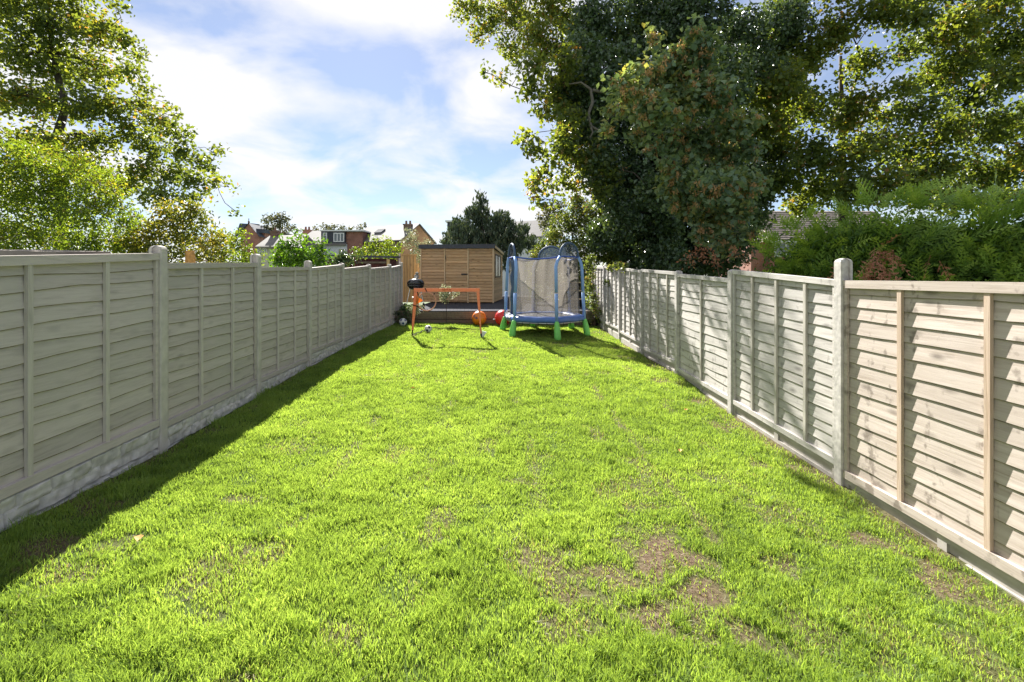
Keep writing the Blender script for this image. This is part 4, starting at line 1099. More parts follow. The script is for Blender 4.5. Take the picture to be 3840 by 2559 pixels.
# small standard olive trees and pot plants on the terrace
def small_tree(label, x, y, zc, r, stem_r, zb, n, squash=.85, name='olive_sapling', extra=None):
    root = thing(name, label, 'small tree', (x, y, zb))
    cl = [(x, y, zc, r, .6)] + [(x + RNG.normal(0, r * .6), y + RNG.normal(0, r * .5), zc + RNG.normal(0, r * .5), r * .55, .6) for _ in range(4)] + (extra or [])
    mb = MB().tube([(x, y, zb), (x + .01, y, (zb + zc) / 2), (x, y, zc)], [stem_r, stem_r * .8, stem_r * .5], 6)
    for c in cl[1:]:
        mb.tube([(x, y, zc - r * .5), c[:3]], [stem_r * .5, stem_r * .2], 4)
    mb.build('stem', 'bark', root)
    tw, tt, ow = clump_twigs(cl, n, .5, squash)
    leaf_mesh('foliage', [leaves(tw, tt, 6, .07, .075, .026, .5, ow)], 'pale_leaf', root)
small_tree('slender olive sapling with a pale leafy head, behind the orange goal bar', -2.08, 14.55, 1.10, .24, .011, .0, 900)
small_tree('small pale leaved sapling low beside the left goal post', -2.95, 14.3, .62, .20, .01, .05, 620)
small_tree('thin sapling standing behind the trampoline net', .80, 15.2, 1.0, .26, .012, .45, 420, 1.3)

# ------------------------------------------------------------------ timber shed
TH = math.radians(6)
SA = Vector((math.cos(TH), -math.sin(TH), 0)); SB = Vector((math.sin(TH), math.cos(TH), 0))
SO = Vector((-.754, 18.9, 0)) - SA * 3.06
def sh(a, b, z): return SO + SA * a + SB * b + Vector((0, 0, z))
def shbox(mb, a0, a1, b0, b1, z0, z1, dz=0):
    """dz: drop of the upper edge from b0 to b1"""
    mb.hexa([sh(a0, b0, z0), sh(a1, b0, z0), sh(a1, b1, z0), sh(a0, b1, z0), sh(a0, b0, z1), sh(a1, b0, z1), sh(a1, b1, z1 - dz), sh(a0, b1, z1 - dz)])
shed = thing('garden_shed', 'honey coloured timber shed with dark felt pent roof at the end of the garden', 'shed', tuple(sh(1.5, 1.4, TZ)))
SZ0, SZ1, SD = TZ + .04, 2.75, 2.85
mb = MB(); shbox(mb, .03, 3.03, .03, SD - .03, SZ0, SZ1 - .02, .17)
body = mb.build('wall', 'shed', shed)
def board_run(a0, a1, z0, z1, parent, rows, side=False):
    h = (z1 - z0) / rows
    for k in range(rows):
        mb = MB(); za = z0 + k * h; zb = za + h
        if not side:
            vs = [sh(a0, -.022, za + .010), sh(a1, -.022, za + .010), sh(a1, -.016, zb - .034), sh(a0, -.016, zb - .034), sh(a0, .012, zb - .002), sh(a1, .012, zb - .002), sh(a0, .0275, za + .010), sh(a1, .0275, za + .010), sh(a0, .0275, zb - .002), sh(a1, .0275, zb - .002)]
        else:
            vs = [sh(3.072, a0, za + .006), sh(3.072, a1, za + .006), sh(3.072, a1, zb - .022), sh(3.072, a0, zb - .022), sh(3.056, a0, zb + .002), sh(3.056, a1, zb + .002), sh(3.032, a0, za + .006), sh(3.032, a1, za + .006), sh(3.032, a0, zb + .002), sh(3.032, a1, zb + .002)]
        mb.add(vs, [(0, 1, 2, 3), (3, 2, 5, 4), (6, 7, 1, 0), (4, 5, 9, 8), (0, 3, 4, 8, 6), (1, 7, 9, 5, 2)])
        mb.build('board', 'shed', parent)
board_run(.04, 1.0, SZ0, SZ1 - .02, body, 18)
board_run(2.03, 3.02, SZ0, SZ1 - .02, body, 18)
mb = MB(); shbox(mb, 1.05, 1.97, -.006, .029, SZ0 + .06, SZ1 - .06)
door = mb.build('door', 'shed', shed)
board_run(1.05, 1.97, SZ0 + .06, SZ1 - .05, door, 18)
for b in door.children:
    b.location = Vector(b.location) + Vector((-SB.x, -SB.y, 0)) * .008
MBt = MB(); shbox(MBt, 1.72, 1.99, -.052, -.030, 1.62, 1.675); MBt.build('latch', 'iron', door)
MBt = MB(); shbox(MBt, 1.055, 1.075, -.052, -.030, 2.26, 2.42); MBt.build('hinge', 'iron', door)
MBt = MB(); shbox(MBt, 1.055, 1.075, -.052, -.030, .75, .9); MBt.build('hinge', 'iron', door)
for a0, a1 in ((-.01, .035), (1.0, 1.045), (1.975, 2.025), (3.02, 3.075)):
    MBt = MB(); shbox(MBt, a0, a1, -.046, .03, SZ0 - .02, SZ1); MBt.build('trim', 'shed_trim', shed)
board_run(.045, SD - .02, SZ0, SZ1 - .20, body, 17, True)
win = MB()
for b0, b1, z0, z1 in ((.32, .40, 1.50, 2.50), (1.18, 1.24, 1.50, 2.50), (2.02, 2.10, 1.50, 2.50)):
    shbox(win, 3.073, 3.098, b0, b1, z0, z1)
shbox(win, 3.073, 3.097, .403, 2.017, 2.43, 2.50); shbox(win, 3.073, 3.097, .403, 2.017, 1.50, 1.56)
wf = win.build('window', 'sleeper', shed)
MBt = MB(); shbox(MBt, 3.0735, 3.08, .41, 1.175, 1.565, 2.425); MBt.build('pane', 'glass', wf)
MBt = MB(); shbox(MBt, 3.0735, 3.08, 1.245, 2.015, 1.565, 2.425); MBt.build('pane', 'glass', wf)
rf = MB()
rf.hexa([sh(-.07, -.08, SZ1 + .09), sh(3.13, -.08, SZ1 + .09), sh(3.13, SD + .06, SZ1 - .09), sh(-.07, SD + .06, SZ1 - .09), sh(-.07, -.08, SZ1 + .125), sh(3.13, -.08, SZ1 + .125), sh(3.13, SD + .06, SZ1 - .055), sh(-.07, SD + .06, SZ1 - .055)])
roof = rf.build('roof', 'felt', shed)
MBt = MB(); shbox(MBt, -.07, 3.13, -.10, -.082, SZ1 - .045, SZ1 + .128); MBt.build('fascia', 'felt', roof)
MBt = MB(); MBt.hexa([sh(3.105, -.078, SZ1 - .02), sh(3.128, -.078, SZ1 - .02), sh(3.128, SD + .05, SZ1 - .20), sh(3.105, SD + .05, SZ1 - .20), sh(3.105, -.078, SZ1 + .088), sh(3.128, -.078, SZ1 + .088), sh(3.128, SD + .05, SZ1 - .094), sh(3.105, SD + .05, SZ1 - .094)]); MBt.build('barge_board', 'shed_trim', roof)

# honey boarded gate between left fence and shed
gate = thing('board_gate', 'tall honey coloured boarded gate between the left fence end and the timber shed', 'gate', (-4.4, 19.6, TZ))
for k in range(5):
    MB().box(-4.70 + k * .128, -4.70 + k * .128 + .106, 19.58, 19.61, TZ, 2.44).build('board', 'gate', gate)
MB().box(-4.70, -4.07, 19.63, 19.64, TZ, 2.43).build('dark_gap_sheet', 'sleeper', gate)  # dark sheet added so no light shows through the board gaps
MB().box(-4.72, -4.05, 19.55, 19.64, 2.442, 2.50).build('top_rail', 'gate', gate)
MB().box(-4.80, -4.73, 19.55, 19.65, TZ - .9, 2.55).build('gate_post', 'post_left', gate)
p2 = thing('timber_post', 'pale timber post in the gap between the boarded gate and the shed', 'post', (-3.95, 19.4, TZ))
MB().box(-4.02, -3.93, 19.35, 19.44, TZ, 2.1).build('post', 'gate', p2)

# barbecue
bq = Vector((-3.42, 16.4, TZ))
bbq = thing('kettle_barbecue', 'black kettle barbecue with steel legs on the terrace left of the shed', 'barbecue', tuple(bq))
prof = [(.02, -.20), (.14, -.19), (.23, -.14), (.285, -.06), (.30, 0)]
MB().lathe(prof, 28, bq + Vector((0, 0, .83))).build('bowl', 'enamel', bbq, True)
prof = [(.308, .0), (.30, .06), (.26, .13), (.19, .175), (.09, .20), (.01, .205)]
lid = MB().lathe(prof, 28, bq + Vector((0, 0, .836))).build('lid', 'enamel', bbq, True)
MB().tube([bq + Vector((-.06, 0, 1.035)), bq + Vector((-.05, 0, 1.085)), bq + Vector((.05, 0, 1.085)), bq + Vector((.06, 0, 1.035))], .011, 6).build('handle', 'iron', lid)
for a in (205, 335, 90):
    c, s = math.cos(math.radians(a)), math.sin(math.radians(a))
    MB().tube([bq + Vector((c * .2, s * .2, .70)), bq + Vector((c * .36, s * .3, .02))], .014, 8).build('leg', 'steel', bbq)
for dx_ in (-.36, .30):
    MB().lathe([(.03, -.025), (.085, -.025), (.09, 0), (.085, .025), (.03, .025)], 16, bq + Vector((dx_, -.12, .09)), (1, 0, 0)).build('wheel', 'black', bbq)
MB().lathe([(.02, -.006), (.13, -.004), (.14, .006), (.02, .01)], 16, bq + Vector((0, 0, .38))).build('ash_pan', 'steel', bbq)
orn = thing('garden_ornament', 'little grey stone bird ornament on a post behind the black barbecue', 'ornament', (-3.62, 17.6, 1.45))
o_ = Vector((-3.64, 17.6, 1.46))
MB().lathe([(.03, 0), (.07, .02), (.095, .08), (.085, .14), (.055, .175)], 14, o_).build('body', 'stone', orn, True)
MB().lathe([(.02, 0), (.06, .02), (.068, .055), (.05, .09), (.01, .105)], 12, o_ + Vector((.02, -.01, .165))).build('head', 'stone', orn, True)
MB().tube([o_ + Vector((.04, -.06, .22)), o_ + Vector((.06, -.11, .205))], [.018, .004], 6).build('beak', 'stone', orn)
pst = thing('round_stake', 'dark round stake carrying the grey bird ornament', 'stake', (-3.64, 17.6, TZ))
MB().tube([(-3.64, 17.6, TZ), (-3.64, 17.6, 1.458)], .035, 10).build('shaft', 'sleeper', pst)

# ------------------------------------------------------------------ trampoline
TC = Vector((.90, 13.05, 0)); PHI = math.radians(13)
tg = float(gz(.9, 13.05))
tramp = thing('trampoline', 'blue enclosed trampoline with arched tops and bright green feet at the lawn end', 'trampoline', (TC.x, TC.y, tg))
ang = [math.radians(a) + PHI for a in (30, 90, 150, 210, 270, 330)]
def hexp(k, r, z): return Vector((TC.x + r * math.cos(ang[k % 6]), TC.y + r * math.sin(ang[k % 6]), z))
pair = [(2, 3), (4, 5), (0, 1)]
mate = {}
for a, b in pair: mate[a] = b; mate[b] = a
for k in range(6):
    g_ = float(gz(*hexp(k, 1.25, 0).xy)) - .01
    top = hexp(k, 1.145, .42); bot = hexp(k, 1.235, g_)
    ax = (top - bot); L = ax.length
    MB().lathe([(.070, 0), (.085, .015), (.090, .09), (.082, L * .55), (.062, L * .88), (.05, L * .97), (.03, L)], 16, bot, ax).build('foot', 'foot', tramp, True)
    p1 = hexp(k, 1.145, .40); p2_ = hexp(k, 1.075, 1.84)
    m_ = hexp(mate[k], 1.075, 1.84)
    p3 = p2_.lerp(m_, .05) + Vector((0, 0, .14)); p4 = p2_.lerp(m_, .15) + Vector((0, 0, .27))
    mid = p1.lerp(p2_, .52)
    MB().tube([p1, p1.lerp(p2_, .3), mid - (p2_ - p1) * .006], .043, 10).tube([mid + (p2_ - p1) * .006, p2_, p3, p4], [.043, .043, .042, .04], 10).build('pole', 'foam', tramp, True)
for a, b in pair:
    A = hexp(a, 1.075, 1.84); B = hexp(b, 1.075, 1.84)
    P0 = A.lerp(B, .15) + Vector((0, 0, .27)); Q0 = B.lerp(A, .15) + Vector((0, 0, .27))
    arc = []
    for i in range(17):
        t_ = math.pi * i / 16
        p = P0.lerp(Q0, .5 - .5 * math.cos(t_)); p.z += .37 * math.sin(t_) ** .9
        arc.append(p)
    MB().tube(arc, .030, 8).build('arch', 'tarp', tramp, True)
    n_ = (Q0 - P0).cross(Vector((0, 0, 1))).normalized() * .004
    mb = MB(); m_ = len(arc); cen = (P0 + Q0) / 2
    vs = [p + n_ for p in arc] + [p - n_ for p in arc]
    mb.add(vs, [tuple(range(m_)), tuple(range(2 * m_ - 1, m_ - 1, -1))])
    mb.build('arch_panel', 'arch_mesh', tramp)
    MB().tube([P0, P0.lerp(Q0, .5), Q0], .020, 8).build('top_hem', 'hem', tramp, True)
for a, b in ((1, 2), (3, 4), (5, 0)):
    A = hexp(a, 1.075, 1.84).lerp(hexp(mate[a], 1.075, 1.84), .15) + Vector((0, 0, .27)); B = hexp(b, 1.075, 1.84).lerp(hexp(mate[b], 1.075, 1.84), .15) + Vector((0, 0, .27))
    pts_ = []
    for i in range(11):
        u = i / 10; p = A.lerp(B, u); p.z -= .10 * 4 * u * (1 - u) * .6
        pts_.append(p)
    MB().tube(pts_, [(.012, .022)] * 11, 6).build('top_hem', 'hem', tramp, True)
for k in range(6):
    a, b = k, (k + 1) % 6
    if mate[a] == b:
        At = hexp(a, 1.06, 1.84).lerp(hexp(b, 1.06, 1.84), .15) + Vector((0, 0, .26)); Bt = hexp(b, 1.06, 1.84).lerp(hexp(a, 1.06, 1.84), .15) + Vector((0, 0, .26)); sag = 0
    else:
        At = hexp(a, 1.06, 1.84).lerp(hexp(mate[a], 1.06, 1.84), .15) + Vector((0, 0, .26)); Bt = hexp(b, 1.06, 1.84).lerp(hexp(mate[b], 1.06, 1.84), .15) + Vector((0, 0, .26)); sag = .06
    Ab, Bb = hexp(a, 1.02, .50), hexp(b, 1.02, .50)
    nn = (Bb - Ab).cross(Vector((0, 0, 1))).normalized()
    ph = RNG.random() * 6
    def fn(u, v):
        p = Ab.lerp(Bb, u).lerp(At.lerp(Bt, u), v)
        p.z -= sag * 4 * u * (1 - u) * v
        p += nn * (.035 * math.sin(u * 9 + v * 3 + ph) * math.sin(math.pi * u) + .02 * math.sin(u * 23 + ph) * math.sin(math.pi * u))
        p -= nn * .06 * math.sin(math.pi * u) * math.sin(math.pi * v)
        return p
    MB().grid(fn, 26, 14).build('net', 'net', tramp, True)
# gathered dark net at the zipped doorway on the left side
mb = MB()
for i, (u, w_) in enumerate(((.40, .05), (.52, .035), (.63, .03))):
    A = hexp(2, 1.05, .5).lerp(hexp(3, 1.05, .5), u); B = hexp(2, 1.03, 2.05).lerp(hexp(3, 1.03, 2.05), u)
    pts_ = [A.lerp(B, j / 10) + Vector((.012 * math.sin(j * 1.7 + i), .02 * math.sin(j * 1.1 + i), 0)) for j in range(11)]
    mb.tube(pts_, [w_ * (.8 + .3 * math.sin(j * 2.1 + i)) for j in range(11)], 7)
mb.build('gathered_net', 'tarp', tramp, True)
def ringmesh(prof, n=72, wob=.0):
    mb = MB(); vs = []
    for r, z in prof:
        for k in range(n):
            t_ = 2 * math.pi * k / n
            # rounded hexagon
            loc = ((t_ - PHI - math.radians(30)) % (math.pi / 3)) - math.pi / 6
            rr = r * (math.cos(math.pi / 6) / math.cos(loc)) ** .72
            vs.append((TC.x + rr * math.cos(t_), TC.y + rr * math.sin(t_), z + wob * math.sin(t_ * 11) * (1 if r > 1 else .4)))
    fs = [(i * n + k, i * n + (k + 1) % n, (i + 1) * n + (k + 1) % n, (i + 1) * n + k) for i in range(len(prof) - 1) for k in range(n)]
    return mb, vs, fs, n
mb, vs, fs, n = ringmesh([(.84, .485), (.86, .505), (1.0, .525), (1.12, .515), (1.165, .48), (1.175, .40), (1.15, .375), (1.10, .40), (.9, .47)], 72, .008)
mb.add(vs, fs); mb.build('edge_pad', 'pad', tramp, True)
mb, vs, fs, n = ringmesh([(.05, .462), (.5, .466), (.885, .480), (.885, .472), (.05, .455)], 72)
mb.add(vs, fs); mb.add([vs[i] for i in range(n)], [tuple(range(n))]); mb.build('jumping_mat', 'mat', tramp, True)
mb, vs, fs, n = ringmesh([(1.13, .372), (1.155, .360), (1.13, .335), (1.105, .352), (1.13, .372)], 48)
mb.add(vs, fs); mb.build('frame_ring', 'steel', tramp, True)
mb = MB()
for k in range(30):
    t_ = 2 * math.pi * (k + .5) / 30
    p = Vector((TC.x + 1.08 * math.cos(t_), TC.y + 1.08 * math.sin(t_), .38))
    mb.tube([p, p + Vector((.01, 0, -.06)), p + Vector((-.01, 0, -.10))], .006, 5)
mb.build('elastic_ties', 'black', tramp)
# crumpled white cover flap by the left foot
def flap(u, v):
    p = hexp(2, 1.13, .56).lerp(hexp(3, 1.13, .56), .25 + .55 * u)
    p.z += .20 * v * (1 - .6 * u) - .12 + .03 * math.sin(u * 14 + v * 5)
    p.x += -.05 + .04 * math.sin(u * 11 + v * 9)
    return p
MB().grid(flap, 14, 8).build('loose_cover', 'white', tramp, True)

# ------------------------------------------------------------------ football goal
gy = 11.88
gzl, gzr = float(gz(-2.57, gy)), float(gz(-.79, gy))
goal = thing('football_goal', 'orange fabric pop up football goal standing on the lawn before the sleeper wall', 'goal', (-1.7, gy, gzl))
Lb, Lt, Rt, Rb = Vector((-2.575, gy, gzl)), Vector((-2.475, gy, 1.235)), Vector((-.875, gy, 1.235)), Vector((-.79, gy, gzr))
def flat_bar(mb, p, q, w0, w1, th=.022):
    d = (q - p).normalized(); s = d.cross(Vector((0, 1, 0))).normalized()
    f_ = Vector((0, th / 2, 0))
    mb.hexa([p - s * w0 / 2 - f_, p + s * w0 / 2 - f_, p + s * w0 / 2 + f_, p - s * w0 / 2 + f_, q - s * w1 / 2 - f_, q + s * w1 / 2 - f_, q + s * w1 / 2 + f_, q - s * w1 / 2 + f_])
mb = MB(); flat_bar(mb, Lb.lerp(Lt, .14), Lt + Vector((0, 0, -.048)), .045, .105); mb.build('goal_post', 'orange_fabric', goal)
mb = MB(); flat_bar(mb, Rb.lerp(Rt, .10), Rt + Vector((0, 0, -.048)), .026, .080); mb.build('goal_post', 'orange_fabric', goal)
mb = MB(); flat_bar(mb, Lt + Vector((-.055, 0, 0)), Rt + Vector((.048, 0, 0)), .092, .092); bar_ = mb.build('crossbar', 'orange_fabric', goal)
mb = MB(); flat_bar(mb, Lb, Lb.lerp(Lt, .139), .022, .03); mb.build('post_tip', 'black', goal)
mb = MB(); flat_bar(mb, Rb, Rb.lerp(Rt, .099), .03, .03); mb.build('post_tip', 'black', goal)
# printed lettering on the crossbar: blurred short word, strokes only
mb = MB(); x0 = -1.79; zc = 1.243; yf = gy - .0135
def stroke(x_a, z_a, x_b, z_b):
    mb.beam((x_a, yf, z_a), (x_b, yf, z_b), .003, .009, (0, 0, 1) if abs(x_b - x_a) > abs(z_b - z_a) else (1, 0, 0))
for k, ch in enumerate('saxxza'):
    a = x0 + k * .040; w_ = .028; h_ = .016
    if ch in 's':
        stroke(a, zc + h_, a + w_, zc + h_); stroke(a, zc, a + w_, zc); stroke(a, zc - h_, a + w_, zc - h_); stroke(a + .004, zc + h_, a + .004, zc); stroke(a + w_ - .004, zc, a + w_ - .004, zc - h_)
    if ch == 'a':
        stroke(a, zc + h_ * .6, a + w_, zc + h_ * .6); stroke(a, zc - h_, a + w_, zc - h_); stroke(a + .004, zc - h_, a + .004, zc + h_ * .6); stroke(a + w_ - .004, zc - h_, a + w_ - .004, zc + h_ * .6)
    if ch == 'x':
        stroke(a, zc - h_, a + w_, zc + h_); stroke(a, zc + h_, a + w_, zc - h_)
    if ch == 'z':
        stroke(a, zc + h_, a + w_, zc + h_); stroke(a, zc - h_, a + w_, zc - h_); stroke(a, zc - h_, a + w_, zc + h_)
mb.build('lettering', 'orange_dark', bar_)
back_y = 13.2
Lk = Vector((-2.30, back_y, float(gz(-2.3, back_y)))); Rk = Vector((-.90, back_y, float(gz(-.9, back_y))))
for nm, p, q in (('side_strap', Lb, Lk), ('rear_strap', Lk, Rk), ('side_strap', Rb, Rk)):
    pts_ = []
    for i in range(13):
        s_ = p.lerp(q, i / 12); s_.z = float(gz(s_.x, s_.y)) + .045 + .012 * math.sin(i * 2.3); pts_.append(s_)
    MB().tube(pts_, [(.022, .010)] * 13, 6).build(nm, 'black', goal)
mb = MB()
for i in range(1, 15):
    u = i / 15; mb.tube([Lt.lerp(Rt, u), Lk.lerp(Rk, u) + Vector((0, 0, .03))], .0012, 3, cap=False)
for i in range(1, 9):
    u = i / 9; a = Lt.lerp(Lk, u); b = Rt.lerp(Rk, u); mb.tube([a, b], .0012, 3, cap=False)
mb.build('netting', 'black', goal)
mb = MB(); c_ = Rb + Vector((.02, -.02, .02))
mb.hexa([c_, c_ + Vector((.03, .02, 0)), c_ + Vector((.03, .06, 0)), c_ + Vector((0, .04, 0)), c_ + Vector((-.0, 0, .17)), c_ + Vector((.12, .02, .14)), c_ + Vector((.12, .05, .14)), c_ + Vector((0, .03, .17))])
mb.build('corner_pocket', 'white', goal)
# hanging target hoop
hc = Vector((-2.19, gy - .03, .94)); HR = .235
hoop = thing('target_hoop', 'faded orange hoop with a pennant tied inside the top left goal corner', 'target ring', tuple(hc))
MB().tube([hc + Vector((HR * math.cos(2 * math.pi * i / 40), 0, HR * math.sin(2 * math.pi * i / 40))) for i in range(40)], .016, 8, closed=True).build('hoop', 'ring', hoop, True)
for p, q in (((-2.235, gy - .03, 1.285), (-2.17, gy - .03, 1.155)), ((-2.56, gy - .03, .855), (-2.38, gy - .03, .80)), ((-2.43, gy - .03, 1.19), (-2.40, gy - .03, 1.04)), ((-2.02, gy - .03, 1.09), (-1.99, gy - .02, 1.16))):
    MB().beam(p, q, .004, .024, (1, 0, 0)).build('strap', 'black', hoop)
mb = MB(); a, b, c = Vector((-2.455, gy - .05, 1.10)), Vector((-2.275, gy - .06, .965)), Vector((-2.47, gy - .05, .86))
m1 = (a + b + c) / 3 + Vector((0, -.02, 0))
mb.add([a, b, c, m1, a + Vector((0, .006, 0)), b + Vector((0, .006, 0)), c + Vector((0, .006, 0)), m1 + Vector((0, .006, 0))], [(0, 3, 1), (1, 3, 2), (2, 3, 0), (5, 7, 4), (6, 7, 5), (4, 7, 6), (0, 1, 5, 4), (1, 2, 6, 5), (2, 0, 4, 6)])
mb.build('pennant', 'pennant', hoop)

# ------------------------------------------------------------------ balls
def sphere_mb(c, r, nu=28, nv=16):
    mb = MB(); c = Vector(c)
    prof = [(max(.002, r * math.sin(math.pi * j / nv)), -r * math.cos(math.pi * j / nv)) for j in range(nv + 1)]
    return mb.lathe(prof, nu, c)
def cap_patch(c, r, d, ang_, n=14, lift=.002, oval=1.0):
    """a patch lying on a sphere round direction d"""
    d = Vector(d).normalized(); a = d.orthogonal().normalized(); b = d.cross(a); mb = MB()
    c = Vector(c); vs = [c + d * (r + lift)]; fs = []
    for j in (.5, 1.0):
        for k in range(n):
            t_ = 2 * math.pi * k / n; q_ = ang_ * j
            v = d * math.cos(q_) + (a * math.cos(t_) * oval + b * math.sin(t_)) * math.sin(q_)
            vs.append(c + v.normalized() * (r + lift))
    for k in range(n):
        k2 = (k + 1) % n
        fs.append((0, 1 + k, 1 + k2)); fs.append((1 + k, 1 + n + k, 1 + n + k2, 1 + k2))
    mb.add(vs, fs); return mb
def football(label, x, y, r, main, patchm, axis, npch):
    z = float(gz(x, y)) + r + .012
    t_ = thing('football', label, 'ball', (x, y, z - r))
    sphere_mb((x, y, z), r).build('skin', main, t_, True)
    ico = []
    ph = (1 + 5 ** .5) / 2
    for s1 in (-1, 1):
        for s2 in (-1, 1):
            ico += [Vector((0, s1, s2 * ph)), Vector((s1, s2 * ph, 0)), Vector((s2 * ph, 0, s1))]
    from mathutils import Euler
    R_ = Euler(axis).to_matrix()
    for d in ico[:npch]:
        cap_patch((x, y, z), r, R_ @ d, .34, 5 if npch == 12 else 7).build('patch', patchm, t_, True)
football('blue and white football resting in the shade by the raised bed', -3.25, 13.75, .115, 'ball_white', 'ball_blue', (.4, .2, .9), 12)
football('white football with dark marks on the grass inside the orange goal', -2.28, 12.55, .098, 'ball_white', 'black', (.5, .1, .5), 6)
def playball(label, x, y, r, m_, print_m=None, pd=None, pang=.5, valve=None):
    z = float(gz(x, y)) + r + .01
    t_ = thing('play_ball', label, 'ball', (x, y, z - r))
    sphere_mb((x, y, z), r, 36, 20).build('skin', m_, t_, True)
    if print_m:
        for k in range(5):
            d = Vector(pd) + Vector(RNG.normal(0, .16, 3))
            cap_patch((x, y, z), r, d, .10 + .10 * RNG.random(), 9, .0015).build('faded_print', print_m, t_, True)
    if valve:
        d = Vector(valve).normalized(); p = Vector((x, y, z)) + d * (r - .004)
        MB().tube([p, p + d * .03, p + d * .055], [.012, .011, .018], 8).build('nozzle', 'white', t_, True)
playball('big orange play ball with a faded print behind the right goal post', -1.02, 14.32, .225, 'orange_ball', 'faded_print', (-.35, -.9, .25))
playball('big red play ball half hidden by the left trampoline feet', -.29, 14.3, .245, 'red_ball', None, None, .5, (-.95, -.25, -.12))
# white label on the red ball
# ------------------------------------------------------------------ steps and bench on the right of the terrace
st = thing('garden_steps', 'dark timber steps with treads coloured pale as if lit behind the right side of the trampoline', 'steps', (2.2, 17.2, TZ))
for k in range(3):
    MB().box(1.85, 2.58, 16.9 + .28 * k, 17.5 + .28 * k, TZ + .30 * k + (.0 if k == 0 else .002), TZ + .30 * k + .265).build('riser', 'black', st)
    MB().box(1.82, 2.61, 16.84 + .28 * k, 17.14 + .28 * k, TZ + .30 * k + .267, TZ + .30 * k + .30).build('tread', 'shed_trim', st)  # pale tread colour stands in for lit edges

# ------------------------------------------------------------------ neighbours' buildings
ns_ = thing('dark_red_shed', 'old dark red boarded shed with felt roof behind the far left fence panels', 'shed', (-5.4, 16.5, -.5))
for k in range(23):
    MB().box(-6.70 + k * .102, -6.70 + k * .102 + .096, 16.5, 16.53, -.5, 2.20).build('board', 'darkred', ns_)
MB().box(-6.7, -4.37, 16.54, 17.45, -.5, 2.2).build('wall', 'darkred', ns_)
mb = MB(); mb.hexa([(-6.85, 16.38, 2.27), (-4.25, 16.38, 2.22), (-4.25, 17.6, 2.26), (-6.85, 17.6, 2.31), (-6.85, 16.38, 2.34), (-4.25, 16.38, 2.29), (-4.25, 17.6, 2.33), (-6.85, 17.6, 2.38)])
r_ = mb.build('roof', 'felt', ns_)
MB().box(-4.46, -4.36, 16.41, 16.495, -.5, 2.18).build('corner_post', 'gate', ns_)
MB().box(-5.5, -4.47, 16.43, 16.495, 2.03, 2.10).build('rail', 'sleeper', ns_)

mb = MB()
mb.hexa([at(-60, 590, 6.0), at(128, 586, 6.6), at(128, 586, 6.6) + Vector((0, .9, 0)), at(-60, 590, 6.0) + Vector((0, .9, 0)), at(-60, 574, 6.0), at(128, 579, 6.6), at(128, 579, 6.6) + Vector((0, .9, .05)), at(-60, 574, 6.0) + Vector((0, .9, .05))])
o1 = thing('shed_roof', 'edge of a low brown shed showing just above the nearest left fence panel', 'shed', (-6.6, 6.4, -.5))
mb.build('roof', 'brown_tile', o1)
MB().box(-7.4, -6.0, 6.75, 7.4, -.5, 1.9).build('wall', 'sleeper', o1)

def window(parent, c, r, u, w, h, cols=1, proud=.05, frame=.07, top=False):
    """c centre, r unit along the wall, u outward normal"""
    c, r, u = Vector(c), Vector(r).normalized(), Vector(u).normalized(); k = Vector((0, 0, 1))
    f = MB()
    def piece(cx, cz, hw, hh, d0, d1, mb=f):
        mb.obox(c + r * cx + k * cz + u * (d0 + d1) / 2, r * hw, k * hh, u * (d1 - d0) / 2)
    piece(0, h / 2 - frame / 2, w / 2, frame / 2, 0, proud); piece(0, -h / 2 + frame / 2, w / 2, frame / 2, 0, proud)
    ih = h / 2 - frame
    for i in range(cols + 1):
        x = -w / 2 + frame / 2 + (w - frame) * i / cols
        piece(x, 0, frame / 2, ih - .001, 0, proud)
    if top:
        piece(0, h * .22, w / 2 - frame - .001, frame * .4, 0, proud - .006)
    fo = f.build('window', 'upvc', parent)
    for i in range(cols):
        x = -w / 2 + (w) * (i + .5) / cols
        p = MB(); piece(x, 0, (w / cols - frame) / 2 - .002, ih - .002, .002, proud * .5, p)
        p.build('pane', 'pane', fo)
    return fo

